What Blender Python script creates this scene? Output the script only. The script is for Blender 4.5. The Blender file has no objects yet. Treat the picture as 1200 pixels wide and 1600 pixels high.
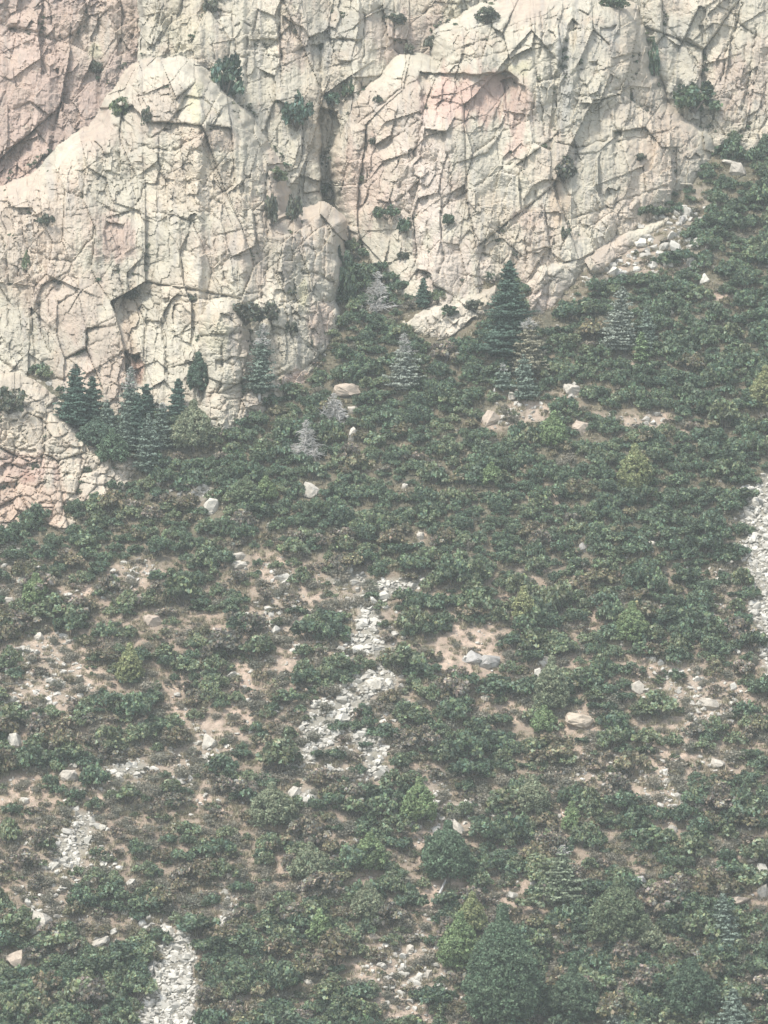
import bpy, bmesh, math, random
import numpy as np
from mathutils import Vector, Matrix

random.seed(7); RS = np.random.RandomState(7)
sc = bpy.context.scene
COL = sc.collection

# ------------------------------------------------------------------ camera, sky, sun, exposure
DIST = 700.0            # metres from the lens to the reference plane y = 0
PPM = 0.12              # metres per photo pixel on that plane
cam_d = bpy.data.cameras.new('camera'); cam = bpy.data.objects.new('camera', cam_d); COL.objects.link(cam)
cam.location = (0, -DIST, 0); cam.rotation_euler = (math.pi/2, 0, 0)
cam_d.sensor_fit = 'HORIZONTAL'; cam_d.sensor_width = 36; cam_d.lens = 36*DIST/(1200*PPM)
cam_d.clip_start = 1; cam_d.clip_end = 6000
sc.camera = cam
SUN_EL, SUN_AZ = math.radians(58), math.radians(-42)     # azimuth from the camera side, negative = left
world = bpy.data.worlds.new('World'); sc.world = world; world.use_nodes = True
wn = world.node_tree; wn.nodes.clear()
sky = wn.nodes.new('ShaderNodeTexSky'); sky.sky_type = 'NISHITA'; sky.sun_disc = False
sky.sun_elevation = SUN_EL; sky.sun_rotation = math.pi - SUN_AZ
sky.air_density = 1.0; sky.dust_density = 4.0; sky.altitude = 1900
hs = wn.nodes.new('ShaderNodeHueSaturation'); hs.inputs['Saturation'].default_value = 0.45
bg = wn.nodes.new('ShaderNodeBackground'); bg.inputs['Strength'].default_value = 0.10
wo = wn.nodes.new('ShaderNodeOutputWorld')
wn.links.new(sky.outputs[0], hs.inputs['Color']); wn.links.new(hs.outputs[0], bg.inputs['Color']); wn.links.new(bg.outputs[0], wo.inputs['Surface'])
sun_d = bpy.data.lights.new('sun', 'SUN'); sun_d.energy = 1.5; sun_d.angle = math.radians(11); sun_d.color = (1, 0.965, 0.90)
sun = bpy.data.objects.new('sun', sun_d); COL.objects.link(sun)
sdir = Vector((math.sin(SUN_AZ)*math.cos(SUN_EL), -math.cos(SUN_AZ)*math.cos(SUN_EL), math.sin(SUN_EL)))
sun.rotation_euler = sdir.to_track_quat('Z', 'Y').to_euler()
vs = sc.view_settings; vs.view_transform = 'Standard'; vs.look = 'None'; vs.exposure = 1.78; vs.gamma = 1.0; vs.use_curve_mapping = False
sc.cycles.max_bounces = 4; sc.cycles.diffuse_bounces = 2; sc.cycles.glossy_bounces = 1; sc.cycles.transmission_bounces = 1
sc.cycles.volume_bounces = 0; sc.cycles.transparent_max_bounces = 4
sc.cycles.use_denoising = True
sc.render.filter_size = 1.9

# ------------------------------------------------------------------ numpy noise, Voronoi, polygons
def hsh(ix, iy, s):
    h = (ix.astype(np.int64)*374761393 + iy.astype(np.int64)*668265263 + s*1442695041) & 0xFFFFFFFF
    h = ((h ^ (h >> 13))*1274126177) & 0xFFFFFFFF
    h = ((h ^ (h >> 16))*2246822519) & 0xFFFFFFFF
    return ((h ^ (h >> 15)) & 0xFFFFFF)/float(0xFFFFFF)
def vnoise(x, y, s=0):                    # gradient noise, about -1..1
    ix = np.floor(x); iy = np.floor(y); fx = x-ix; fy = y-iy
    u = fx*fx*fx*(fx*(fx*6-15)+10); v = fy*fy*fy*(fy*(fy*6-15)+10)
    def g(a, b):
        t = hsh(ix+a, iy+b, s)*2*math.pi
        return np.cos(t)*(fx-a)+np.sin(t)*(fy-b)
    return 1.5*((g(0,0)*(1-u)+g(1,0)*u)*(1-v)+(g(0,1)*(1-u)+g(1,1)*u)*v)
def fbm(x, y, s=0, o=4, gain=.5):
    r = 0; a = 1
    for k in range(o):
        r = r+a*vnoise(x, y, s+k*17); x = x*2.03+3.1; y = y*2.03+1.7; a *= gain
    return r
def voro(X, Y, size, asp, ang, s, jit=.8):
    """cell id, r1..r4 per cell, vector from cell centre (metres), distance to the nearest edge (metres)"""
    ca, sa = math.cos(ang), math.sin(ang)
    U = (X*ca+Y*sa)/size; V = (-X*sa+Y*ca)/(size*asp)
    iu = np.floor(U); iv = np.floor(V)
    best = np.full(U.shape, 9.); sec = np.full(U.shape, 9.)
    bi = np.zeros(U.shape); bj = np.zeros(U.shape); bx = np.zeros(U.shape); by = np.zeros(U.shape)
    si = np.zeros(U.shape); sj = np.zeros(U.shape)
    for a in (-1, 0, 1):
        for b in (-1, 0, 1):
            ci = iu+a; cj = iv+b
            dx = U-(ci+.5+jit*(hsh(ci, cj, s)-.5)); dy = V-(cj+.5+.5*(ci % 2)*(jit < .7)+jit*(hsh(ci, cj, s+5)-.5))
            d = np.sqrt(dx*dx+dy*dy)
            m = d < best; m2 = (~m) & (d < sec)
            sec = np.where(m, best, np.where(m2, d, sec))
            si = np.where(m, bi, np.where(m2, ci, si)); sj = np.where(m, bj, np.where(m2, cj, sj))
            best = np.where(m, d, best); bi = np.where(m, ci, bi); bj = np.where(m, cj, bj)
            bx = np.where(m, dx, bx); by = np.where(m, dy, by)
    r = [hsh(bi, bj, s+20+k) for k in range(4)]
    er = hsh(bi+si, bj+sj, s+40)          # one random number per edge
    cid = (bi.astype(np.int64)+5000)*20000+(bj.astype(np.int64)+5000)
    mx = bx*size; my = by*size*asp
    return cid, r, mx, my, (sec-best)*.5*size, er
def sdf(PX, PY, poly):                    # signed distance in photo pixels, positive inside
    d = np.full(PX.shape, 1e9); ins = np.zeros(PX.shape, bool)
    n = len(poly)
    for i in range(n):
        x0, y0 = poly[i]; x1, y1 = poly[(i+1) % n]
        ex, ey = x1-x0, y1-y0
        t = np.clip(((PX-x0)*ex+(PY-y0)*ey)/(ex*ex+ey*ey+1e-9), 0, 1)
        d = np.minimum(d, (PX-x0-t*ex)**2+(PY-y0-t*ey)**2)
        if y0 != y1:
            c = (PY >= min(y0, y1)) & (PY < max(y0, y1))
            ins ^= c & (PX < x0+(PY-y0)*ex/ey)
    d = np.sqrt(d)
    return np.where(ins, d, -d)
def line_d(PX, PY, pts):
    d = np.full(PX.shape, 1e9)
    for (x0, y0), (x1, y1) in zip(pts[:-1], pts[1:]):
        ex, ey = x1-x0, y1-y0
        t = np.clip(((PX-x0)*ex+(PY-y0)*ey)/(ex*ex+ey*ey+1e-9), 0, 1)
        d = np.minimum(d, (PX-x0-t*ex)**2+(PY-y0-t*ey)**2)
    return np.sqrt(d)
def sstep(a, b, x):
    t = np.clip((x-a)/(b-a), 0, 1); return t*t*(3-2*t)

# ------------------------------------------------------------------ the ground: a 40 degree hillside
COT = 1/math.tan(math.radians(40))
def hill_y(PX, PY):
    PX = np.asarray(PX, float); PY = np.asarray(PY, float)
    y = np.zeros(np.broadcast(PX, PY).shape)
    for _ in range(7):
        s = PPM*(DIST+y)/DIST
        x = (PX-600)*s; z = (800-PY)*s
        w = z*COT
        u = 3.2*vnoise(x/38, z/60, 3)+1.1*vnoise(x/13, z/20, 4)
        y = w+u
    return y
def to_world(PX, PY, Y):
    s = PPM*(DIST+Y)/DIST
    return (PX-600)*s, Y, (800-PY)*s
def on_hill(px, py):
    y = float(hill_y(np.array([px]), np.array([py]))[0]); x, y, z = to_world(px, py, y)
    return Vector((float(x), float(y), float(z)))
def mpp(y): return PPM*(DIST+y)/DIST       # metres per photo pixel at depth y

# ------------------------------------------------------------------ materials
def nodes(name):
    m = bpy.data.materials.new(name); m.use_nodes = True
    n = m.node_tree; b = n.nodes['Principled BSDF']
    b.inputs['Roughness'].default_value = .9; b.inputs['Specular IOR Level'].default_value = .15
    return m, n, b
def mixc(n, typ, fac, a, b):
    x = n.nodes.new('ShaderNodeMix'); x.data_type = 'RGBA'; x.blend_type = typ
    for sock, v in ((x.inputs['Factor'], fac), (x.inputs['A'], a), (x.inputs['B'], b)):
        if isinstance(v, bpy.types.NodeSocket): n.links.new(v, sock)
        elif isinstance(v, (int, float)): sock.default_value = v
        else: sock.default_value = (*v, 1)
    return x.outputs['Result']
def noise(n, scale, detail=5, rough=.6, coord=None):
    t = n.nodes.new('ShaderNodeTexNoise'); t.inputs['Scale'].default_value = scale
    t.inputs['Detail'].default_value = detail; t.inputs['Roughness'].default_value = rough
    if coord is not None: n.links.new(coord, t.inputs['Vector'])
    return t.outputs['Fac']
def ramp(n, f, *st):
    r = n.nodes.new('ShaderNodeValToRGB'); n.links.new(f, r.inputs['Fac'])
    e = r.color_ramp.elements
    while len(e) < len(st): e.new(.5)
    for q, (p, c) in zip(e, st): q.position = p; q.color = (c, c, c, 1) if isinstance(c, (int, float)) else (*c, 1)
    return r.outputs['Color']
def attr(n, name='tint'):
    a = n.nodes.new('ShaderNodeAttribute'); a.attribute_name = name; return a.outputs['Color']
def geopos(n):
    return n.nodes.new('ShaderNodeNewGeometry').outputs['Position']
def bump(n, b, f, strength, dist):
    k = n.nodes.new('ShaderNodeBump'); k.inputs['Strength'].default_value = strength; k.inputs['Distance'].default_value = dist
    n.links.new(f, k.inputs['Height']); n.links.new(k.outputs[0], b.inputs['Normal'])

def rock_material():
    m, n, b = nodes('granite'); p = geopos(n)
    c = attr(n)
    c = mixc(n, 'MULTIPLY', 1.0, c, ramp(n, noise(n, .35, 6, .65, p), (.3, (.80, .80, .82)), (.55, (1, 1, 1)), (.75, (1.06, 1.04, 1.0))))
    c = mixc(n, 'MIX', ramp(n, noise(n, .16, 5, .6, p), (.56, 0.0), (.74, .55)), c, (.36, .27, .20))       # iron stain
    c = mixc(n, 'MIX', ramp(n, noise(n, .9, 4, .6, p), (.60, 0.0), (.72, .35)), c, (.22, .22, .19))       # grey lichen
    c = mixc(n, 'MIX', ramp(n, noise(n, .5, 3, .5, mixpos(n, p)), (.62, 0.0), (.76, .25)), c, (.43, .42, .30))   # yellow-green lichen
    n.links.new(c, b.inputs['Base Color']); bump(n, b, noise(n, 2.2, 6, .7, p), .7, .25)
    return m
def mixpos(n, p):
    v = n.nodes.new('ShaderNodeVectorMath'); v.operation = 'ADD'; v.inputs[1].default_value = (91, 37, 53)
    n.links.new(p, v.inputs[0]); return v.outputs[0]
def stone_material(name, c1, c2):
    m, n, b = nodes(name); p = geopos(n)
    oi = n.nodes.new('ShaderNodeObjectInfo')
    c = mixc(n, 'MIX', oi.outputs['Random'], c1, c2)
    c = mixc(n, 'MULTIPLY', 1.0, c, ramp(n, noise(n, 1.6, 5, .65, p), (.3, .72), (.6, 1.0)))
    c = mixc(n, 'MIX', ramp(n, noise(n, .8, 4, .6, p), (.58, 0.0), (.72, .5)), c, (.27, .26, .22))
    n.links.new(c, b.inputs['Base Color']); bump(n, b, noise(n, 3, 5, .65, p), .6, .12)
    return m
def soil_material():
    m, n, b = nodes('hillside_soil'); p = geopos(n)
    c = attr(n)
    c = mixc(n, 'MULTIPLY', 1.0, c, ramp(n, noise(n, .5, 8, .72, p), (.3, (.62, .60, .58)), (.52, (1, 1, 1)), (.72, (1.22, 1.2, 1.16))))
    c = mixc(n, 'MIX', ramp(n, noise(n, 1.1, 6, .7, mixpos(n, p)), (.50, 0.0), (.62, .6)), c, (.24, .215, .15))   # dry grass and litter
    n.links.new(c, b.inputs['Base Color']); bump(n, b, noise(n, 1.5, 8, .75, p), 1.0, .5)
    return m
def leaf_material(name, c1, c2, transl=.25):
    m, n, b = nodes(name)
    oi = n.nodes.new('ShaderNodeObjectInfo')
    c = mixc(n, 'MIX', oi.outputs['Random'], c1, c2)
    c = mixc(n, 'MULTIPLY', 1.0, c, attr(n))
    n.links.new(c, b.inputs['Base Color']); b.inputs['Roughness'].default_value = .75
    t = n.nodes.new('ShaderNodeBsdfTranslucent'); n.links.new(c, t.inputs['Color'])
    mx = n.nodes.new('ShaderNodeMixShader'); mx.inputs[0].default_value = transl
    n.links.new(b.outputs[0], mx.inputs[1]); n.links.new(t.outputs[0], mx.inputs[2])
    n.links.new(mx.outputs[0], n.nodes['Material Output'].inputs['Surface'])
    return m
def wood_material(name, c1, c2):
    m, n, b = nodes(name)
    n.links.new(mixc(n, 'MIX', ramp(n, noise(n, 1.5, 5, .6, geopos(n)), (.35, 0.0), (.65, 1.0)), c1, c2), b.inputs['Base Color'])
    return m
M = dict(
    rock=rock_material(), soil=soil_material(),
    stone=stone_material('pale_stone', (.60, .57, .50), (.40, .375, .325)),
    boulder=stone_material('white_boulder', (.54, .505, .43), (.47, .42, .35)),
    tanrock=stone_material('tan_boulder', (.48, .40, .31), (.43, .35, .28)),
    greyrock=stone_material('grey_boulder', (.40, .38, .35), (.34, .32, .29)),
    oak_dark=leaf_material('oak_leaf_dark', (.096, .142, .096), (.122, .166, .106)),
    oak_mid=leaf_material('oak_leaf_mid', (.138, .182, .112), (.165, .198, .122)),
    oak_olive=leaf_material('oak_leaf_olive', (.19, .195, .125), (.22, .20, .14)),
    oak_grey=leaf_material('oak_leaf_grey', (.175, .175, .14), (.215, .198, .16)),
    scrub=leaf_material('scrub_twig', (.20, .198, .16), (.27, .24, .195)),
    grass=leaf_material('dry_grass', (.40, .34, .24), (.30, .275, .18)),
    brush=leaf_material('cliff_brush', (.105, .125, .095), (.135, .145, .115)),
    fir_dark=leaf_material('needle_dark', (.075, .118, .090), (.085, .126, .092), .15),
    fir_blue=leaf_material('needle_blue', (.145, .185, .145), (.165, .205, .16), .15),
    fir_pale=leaf_material('needle_pale', (.225, .255, .21), (.25, .275, .225), .15),
    fir_brown=leaf_material('needle_brown', (.25, .235, .165), (.27, .245, .17), .15),
    pine=leaf_material('needle_green', (.180, .248, .125), (.19, .255, .13), .2),
    pine_dark=leaf_material('needle_deep_green', (.112, .168, .108), (.12, .174, .112), .2),
    pine_olive=leaf_material('needle_olive', (.235, .265, .135), (.25, .27, .14), .2),
    pine_grey=leaf_material('needle_grey_green', (.20, .235, .155), (.215, .24, .16), .2),
    bark=wood_material('bark', (.09, .075, .06), (.16, .14, .12)),
    dead=wood_material('dead_wood', (.52, .50, .46), (.40, .38, .35)),
)

# ------------------------------------------------------------------ object helpers
def mesh_np(name, V, F, mats, tint=None, smooth=False, midx=None):
    me = bpy.data.meshes.new(name)
    V = np.asarray(V, np.float32); F = np.asarray(F, np.int32)
    k = F.shape[1]
    me.vertices.add(len(V)); me.vertices.foreach_set('co', V.ravel())
    me.loops.add(F.size); me.loops.foreach_set('vertex_index', F.ravel())
    me.polygons.add(len(F)); me.polygons.foreach_set('loop_start', np.arange(0, F.size, k, dtype=np.int32))
    me.polygons.foreach_set('use_smooth', np.full(len(F), smooth, bool))
    for m in mats: me.materials.append(m)
    if midx is not None: me.polygons.foreach_set('material_index', np.asarray(midx, np.int32))
    me.update(calc_edges=True)
    if tint is not None:
        a = me.color_attributes.new('tint', 'FLOAT_COLOR', 'POINT')
        c = np.ones((len(V), 4), np.float32); c[:, :3] = tint
        a.data.foreach_set('color', c.ravel())
    return me
def link(name, data, parent=None, loc=None, rot=None, scale=None):
    o = bpy.data.objects.new(name, data); COL.objects.link(o)
    if parent is not None: o.parent = parent
    if loc is not None: o.location = loc
    if rot is not None: o.rotation_euler = rot
    if scale is not None: o.scale = scale
    return o
def tag(o, label=None, cat=None, group=None, kind=None):
    for k, v in (('label', label), ('category', cat), ('group', group), ('kind', kind)):
        if v: o[k] = v
    return o

# ------------------------------------------------------------------ hillside sheet
SCREE = dict(
    wide=[(1160,772),(1204,742),(1290,710),(1370,760),(1400,1190),(1300,1200),(1236,1120),(1200,1065),(1182,985),(1170,900)],
    lower=[(258,1448),(294,1460),(306,1540),(316,1650),(203,1650),(218,1575),(238,1510)],
    left=[(122,1262),(147,1268),(138,1312),(122,1358),(84,1358),(74,1338),(104,1306)])
SCREE_BLOBS = [(545,903,29,11),(618,918,29,11),(640,908,20,17),(566,940,15,12),(578,968,17,22),(572,1002,24,20),(590,1015,15,12),(535,1022,13,9),(606,1022,11,15),(580,1066,41,18),
    (550,1088,32,16),(522,1112,37,20),(500,1142,32,27),(482,1172,15,22),(566,1150,20,20),(586,1178,17,24),(592,1208,17,12),(480,1245,17,12),(356,1432,13,29),
    (205,1202,32,11),(312,766,20,15)]
RUBBLE_BLOBS = [(930,425,40,20),(1060,345,40,22),(1090,310,26,18),(880,470,16,22),(600,1040,40,60),(560,980,50,70),(520,1200,60,40),(110,1340,60,50),(260,1440,40,20),(1130,900,20,120),(60,1060,70,60),(440,960,40,60),(700,1260,60,40),(1060,1090,60,50),(930,1230,60,40),(820,650,60,16),(640,1520,60,50),(300,1180,50,50),(200,1210,60,30),(72,1425,44,36),(18,895,50,42),(215,892,34,18),(1112,1098,40,28),(1120,1190,36,18),(130,1455,36,22),(630,760,10,12),(850,1045,14,28),(1005,385,85,42),
    (995,660,55,12),(905,612,18,12),(560,925,40,20),(300,770,26,24),(370,870,20,16),(1040,1240,40,40),(358,1410,18,40),(560,1120,50,40)]
SOIL_BLOBS = [(125,930,30,22),(100,1010,70,32),(85,1085,60,36),(130,1060,40,30),(215,905,50,22),(320,1135,36,22),(640,1515,62,40),(625,1565,56,36),
    (690,1400,36,34),(665,1310,32,22),(905,1130,32,38),(1000,665,70,17),(850,635,55,18),(815,655,60,12),(742,1015,50,42),(715,1000,24,40),(790,1118,50,16),
    (1035,1050,26,26),(1110,1095,46,36),(1050,1160,50,36),(860,790,14,28),(1130,470,28,18),(815,1400,26,24),(830,905,16,28),
    (690,1255,46,14),(1030,1245,46,44),(945,1230,40,24),(430,900,30,40),(440,1000,30,50),(485,935,24,46),(560,1520,30,30),(980,585,18,18),(690,1030,22,30),
    (1010,1480,22,40),(540,1330,20,16),(330,1250,20,30),(265,1100,20,20),(160,1230,30,16),(875,1265,16,36),(30,1240,36,24),(380,1080,18,60),(1010,402,60,22),(655,830,8,10)]
def blob(PX, PY, L, soft=.5):
    m = np.zeros(np.broadcast(PX, PY).shape)
    for cx, cy, rx, ry in L:
        r = np.sqrt(((PX-cx)/rx)**2+((PY-cy)/ry)**2)
        m = np.maximum(m, 1-sstep(1-soft*.5, 1+soft*.6, r))
    return m
def warp(PX, PY, a=7., s=28., k=60):
    return PX+a*vnoise(PX/s, PY/s, k)+a*.5*vnoise(PX/s*2.7, PY/s*2.7, k+2), PY+a*vnoise(PX/s+9, PY/s, k+1)+a*.5*vnoise(PX/s*2.7, PY/s*2.7+5, k+3)
def scree_mask(PX, PY):
    wx, wy = warp(PX, PY, 6, 20)
    m = blob(wx, wy, SCREE_BLOBS, .6)
    wx, wy = warp(PX, PY, 11, 26, 62)
    for p in SCREE.values(): m = np.maximum(m, sstep(-13, 8, sdf(wx, wy, p)))
    return m
def rubble_mask(PX, PY):
    wx, wy = warp(PX, PY, 9, 24, 75)
    return blob(wx, wy, RUBBLE_BLOBS, 1.0)
def soil_mask(PX, PY):
    wx, wy = warp(PX, PY, 15, 34, 70)
    return blob(wx, wy, SOIL_BLOBS, 1.0)*sstep(-.6, .0, fbm(PX/15, PY/12, 77, 3)+.1)
gx = np.arange(-620, 1825, 5.); gy = np.arange(150, 1915, 5.)
PX, PY = np.meshgrid(gx, gy)
Y = hill_y(PX, PY)
X_, Y_, Z_ = to_world(PX, PY, Y)
rel = .35*fbm(X_/3, Z_/2.4, 11, 4)
Y_ = Y_+rel
X_, Y_, Z_ = to_world(PX, PY, Y_)
sm = scree_mask(PX, PY)[..., None]; so = soil_mask(PX, PY)[..., None]
pn = fbm(PX/60, PY/60, 31, 4)[..., None]
lowr = sstep(820, 960, PY)[..., None]
tint = np.array([.15, .13, .09])*(1-lowr)+np.array([.345, .268, .205])*lowr+np.array([.05, .03, .02])*np.clip(pn, -1, 1)
tint = tint*(1-so)+np.array([.51, .392, .305])*so*(1+.25*fbm(PX/25, PY/25, 33, 3)[..., None])
rb = rubble_mask(PX, PY)[..., None]*.6
tint = tint*(1-rb)+np.array([.37, .31, .245])*rb
tint = tint*(1-sm)+np.array([.30, .28, .235])*sm
nx, ny = len(gx), len(gy)
ii = np.arange(nx*ny).reshape(ny, nx)
F = np.stack([ii[:-1, :-1], ii[1:, :-1], ii[1:, 1:], ii[:-1, 1:]], -1).reshape(-1, 4)
o = link('hillside', mesh_np('hillside', np.stack([X_, Y_, Z_], -1).reshape(-1, 3), F, [M['soil']], tint.reshape(-1, 3), True))
tag(o, 'steep scrub covered hillside of tan soil below the cliffs', None, None, 'structure')
V = [(-900, -2200, -124), (900, -2200, -124), (900, -120, -124), (-900, -120, -124)]
o = link('valley_ground', mesh_np('valley_ground', V, [(0, 1, 2, 3)], [M['soil']], np.array([[.10, .11, .07]]*4)))
tag(o, 'flat valley floor below the hillside', None, None, 'structure')

# ------------------------------------------------------------------ cliffs: each rock mass is a height field broken along its joints into blocks
G = 1.5
cgx = np.arange(-320, 1520, G); cgy = np.arange(-110, 930, G)
FX, FY = np.meshgrid(cgx, cgy)
HILL = hill_y(FX, FY)
FWX, FWY = warp(FX, FY, 4.0, 30, 80)
FKX, FKY = warp(FX, FY, 3.0, 14, 120)
FUX, FUY = FX*PPM, FY*PPM
FQX, FQY = FUX+.10*fbm(FUX/2.2, FUY/2.2, 91, 2)+.8*vnoise(FUX/16, FUY/16, 95), FUY+.10*fbm(FUX/2.2+7, FUY/2.2, 93, 2)+.8*vnoise(FUX/16, FUY/16, 96)
def window(poly):
    global SL, CX, CY, WX, WY, KX, KY, UX, UY, QX, QY
    xs = [p[0] for p in poly]; ys = [p[1] for p in poly]
    a = max(0, int((min(xs)-40-cgx[0])/G)); b = min(len(cgx), int((max(xs)+40-cgx[0])/G)+1)
    c = max(0, int((min(ys)-40-cgy[0])/G)); d = min(len(cgy), int((max(ys)+40-cgy[0])/G)+1)
    SL = (slice(c, d), slice(a, b))
    CX, CY, WX, WY, KX, KY, UX, UY, QX, QY = [f[SL] for f in (FX, FY, FWX, FWY, FKX, FKY, FUX, FUY, FQX, FQY)]
def base_depth(base, cot, off=0.):
    bx = np.array([p[0] for p in base], float); by = np.array([p[1] for p in base], float)
    pb = np.interp(CX, bx, by)+(5*fbm(CX/22, CY*0+.5, 44, 3) if CX.shape[1] > 300 else 0)
    return hill_y(CX, pb)+off+(pb-CY)*PPM*1.05*cot

def fracture(levels, seed, ang):
    """relief from joint blocks of several sizes (metres, + = farther), and the block each point belongs to"""
    h = np.zeros(CX.shape); ids = None; cellr = None
    broken = sstep(-.2, .4, fbm(UX/10, UY/13, seed+9, 3))      # massive slabs here, shattered rock there
    for k, (size, asp, off, tilt, cw, cd, keep, da) in enumerate(levels):
        cid, r, mx, my, e, er = voro(QX, QY, size, asp, ang+da, seed+k*100, (.75, .55, .55, .6, .8)[k])
        g = 1. if k < 3 else .38+.85*broken
        if k == 2: g = g*(.25+1.2*cellr[3])
        sharp = np.sign(r[1]-.5)*np.abs(2*r[1]-1)**.6; sh2 = np.sign(r[2]-.5)*np.abs(2*r[2]-1)**.6
        h += g*((r[0]-.5)*off*size+sharp*tilt*mx+sh2*tilt*.6*my)
        h += np.where(er < keep*(1 if k < 3 else .3+.8*broken), cd*.75*np.exp(-e/cw), 0)
        if k == 1: ids = cid; cellr = r
    h += .16*fbm(UX/1.1, UY/1.1, seed+7, 4, .65)+1.3*fbm(UX/13, UY/15, seed+8, 3)
    return h, ids, cellr
STD = [(19, 1.5, .12, .20, .12, 1.2, .42, .05), (4.8, 2.4, .16, .32, .09, .9, .26, 0), (5.6, 1.7, .09, .20, .08, .7, .18, .95), (1.8, 1.8, .28, .46, .07, .55, .32, .12), (.8, 1.4, .28, .46, .06, .3, .28, -.4)]
FINE = [(9, 1.2, .16, .22, .20, 1.4, .6, 0), (4.2, .62, .20, .30, .14, 1.1, .6, .06), (3.0, 1.5, .14, .24, .10, .8, .4, .2), (1.5, .8, .26, .40, .09, .6, .5, .1), (.7, 1.2, .2, .36, .07, .25, .3, .4)]
SOFT = [(16, 1.8, .13, .22, .16, 1.1, .4, .1), (4.4, 2.6, .18, .40, .12, .7, .28, 0), (4.6, 2.0, .12, .28, .1, .5, .25, .7), (1.8, 1.7, .28, .50, .1, .4, .32, .3), (.8, 1.2, .24, .44, .07, .2, .3, -.3)]
def near(pts, m):
    xs = [p[0] for p in pts]; ys = [p[1] for p in pts]
    a = max(0, int((min(xs)-m-CX[0, 0])/G)); b = max(a, int((max(xs)+m-CX[0, 0])/G)+2)
    c = max(0, int((min(ys)-m-CY[0, 0])/G)); d = max(c, int((max(ys)+m-CY[0, 0])/G)+2)
    return (slice(c, d), slice(a, b))
def cracks(h, L):
    for w, d, pts in L:
        q = near(pts, 22)
        dd = line_d(KX[q], KY[q], pts)*PPM
        h[q] += d*.75*np.exp(-dd/(w*.42))*(.35+.65*sstep(-.5, .2, vnoise(UX[q]/2.5, UY[q]/2.5, 66)))
    return h
def recess(h, L):
    for poly, top, bot in L:
        q = near(poly, 14)
        ys = [p[1] for p in poly]; t = np.clip((WY[q]-min(ys))/(max(ys)-min(ys)), 0, 1)
        h[q] += sstep(-1.0, 1.6, sdf(WX[q], WY[q], poly))*(top*(1-t)+bot*t)
    return h
CREAM, PINK, RED, YEL, GREY, TAN = (.452, .412, .325), (.415, .312, .252), (.36, .24, .185), (.43, .40, .27), (.33, .32, .285), (.385, .305, .225)
def colour(L, base, cellr, seed):
    c = np.zeros(CX.shape+(3,))+np.array(base)
    f = fbm(UX/14, UY/14, seed+3, 4)[..., None]
    c = c*(1+.10*f)
    c = c*(1-np.clip(f*.7, 0, .45))+np.array(TAN)*np.clip(f*.7, 0, .45)
    st = .5*fbm(UX/1.1, UY/8, seed+11, 3)                       # seepage streaks
    pk = (np.clip(fbm(UX/22, UY/26, seed+13, 3)*1.2+st*.6-.08, 0, .65))[..., None]
    c = c*(1-pk)+np.array((.42, .335, .265))*pk
    gs = (sstep(.30, .75, fbm(UX/1.6, UY/14, seed+15, 3)+.2*st)*.45)[..., None]
    c = c*(1-gs)+np.array((.33, .31, .275))*gs
    for cx, cy, rx, ry, col, s in L:
        r = np.sqrt(((WX-cx)/rx)**2+((WY-cy)/ry)**2)+.4*fbm(UX/2.0, UY/6, seed+5, 4)+.3*st
        m = (s*(1-sstep(.5, 1.15, r)))[..., None]
        c = c*(1-m)+np.array(col)*m
    c = c*(.88+.22*cellr[3])[..., None]
    return c

RAMP = [(884,438),(905,416),(930,400),(962,378),(1002,358),(1040,340),(1052,348),(1012,372),(978,394),(952,412),(908,442)]
LEDGE = [(632,504),(650,496),(676,486),(700,484),(722,476),(748,460),(772,450),(778,474),(748,500),(712,520),(682,532),(660,522)]
HUMP = [(822,448),(848,426),(880,414),(906,402),(918,412),(900,436),(886,458),(868,482),(845,500),(826,490)]
LAYERS = []
def layer(name, label, poly, base, cot, off, R, lev, ang, seed, cl=(), rc=(), cols=(), basecol=CREAM, edge=5.):
    window(poly)
    d = sdf(WX, WY, poly)*PPM
    y = base_depth(base, cot, off)
    t = np.clip(1-d/R, 0, 1)
    y = y+R*.75*(1-np.sqrt(1-t*t*.999))+np.where(d < 0, -d*edge, 0)
    h, ids, cr = fracture(lev, seed, ang)
    h = cracks(h, cl); h = recess(h, rc)
    y = y+h
    y[d < -2.6] = 1e4
    yf = np.full(FX.shape, 1e4); yf[SL] = y
    LAYERS.append(dict(name=name, label=label, sl=SL, full=yf, y=y, ids=ids, col=colour(cols, basecol, cr, seed), CX=CX, CY=CY))

layer('cliff_wall', 'recessed pinkish granite wall behind the domed buttress',
    [(-420,-300),(236,-300),(232,0),(224,70),(222,125),(235,180),(235,400),(100,500),(-420,500)],
    [(-420,470),(0,455),(120,440),(240,430)], .40, 9, 5, SOFT, .15, 1000,
    cl=[(.5,1.6,[(72,-20),(85,60),(92,115)]),(.4,1.2,[(135,-10),(138,90)]),(.5,1.5,[(98,150),(100,225)]),(.4,1,[(0,58),(20,45),(60,52)]),
        (.5,1.6,[(185,0),(203,50),(214,90)]),(.5,1.2,[(58,230),(40,260),(36,300)]),(.5,1.3,[(125,150),(122,220)])],
    rc=[([(12,45),(30,42),(60,52),(40,62),(18,58)],1.6,.2)],
    cols=[(40,190,150,170,PINK,.5),(150,70,45,60,CREAM,.3),(15,290,60,60,RED,.35),(148,80,12,14,YEL,.7)], basecol=(.385,.302,.25))
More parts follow.
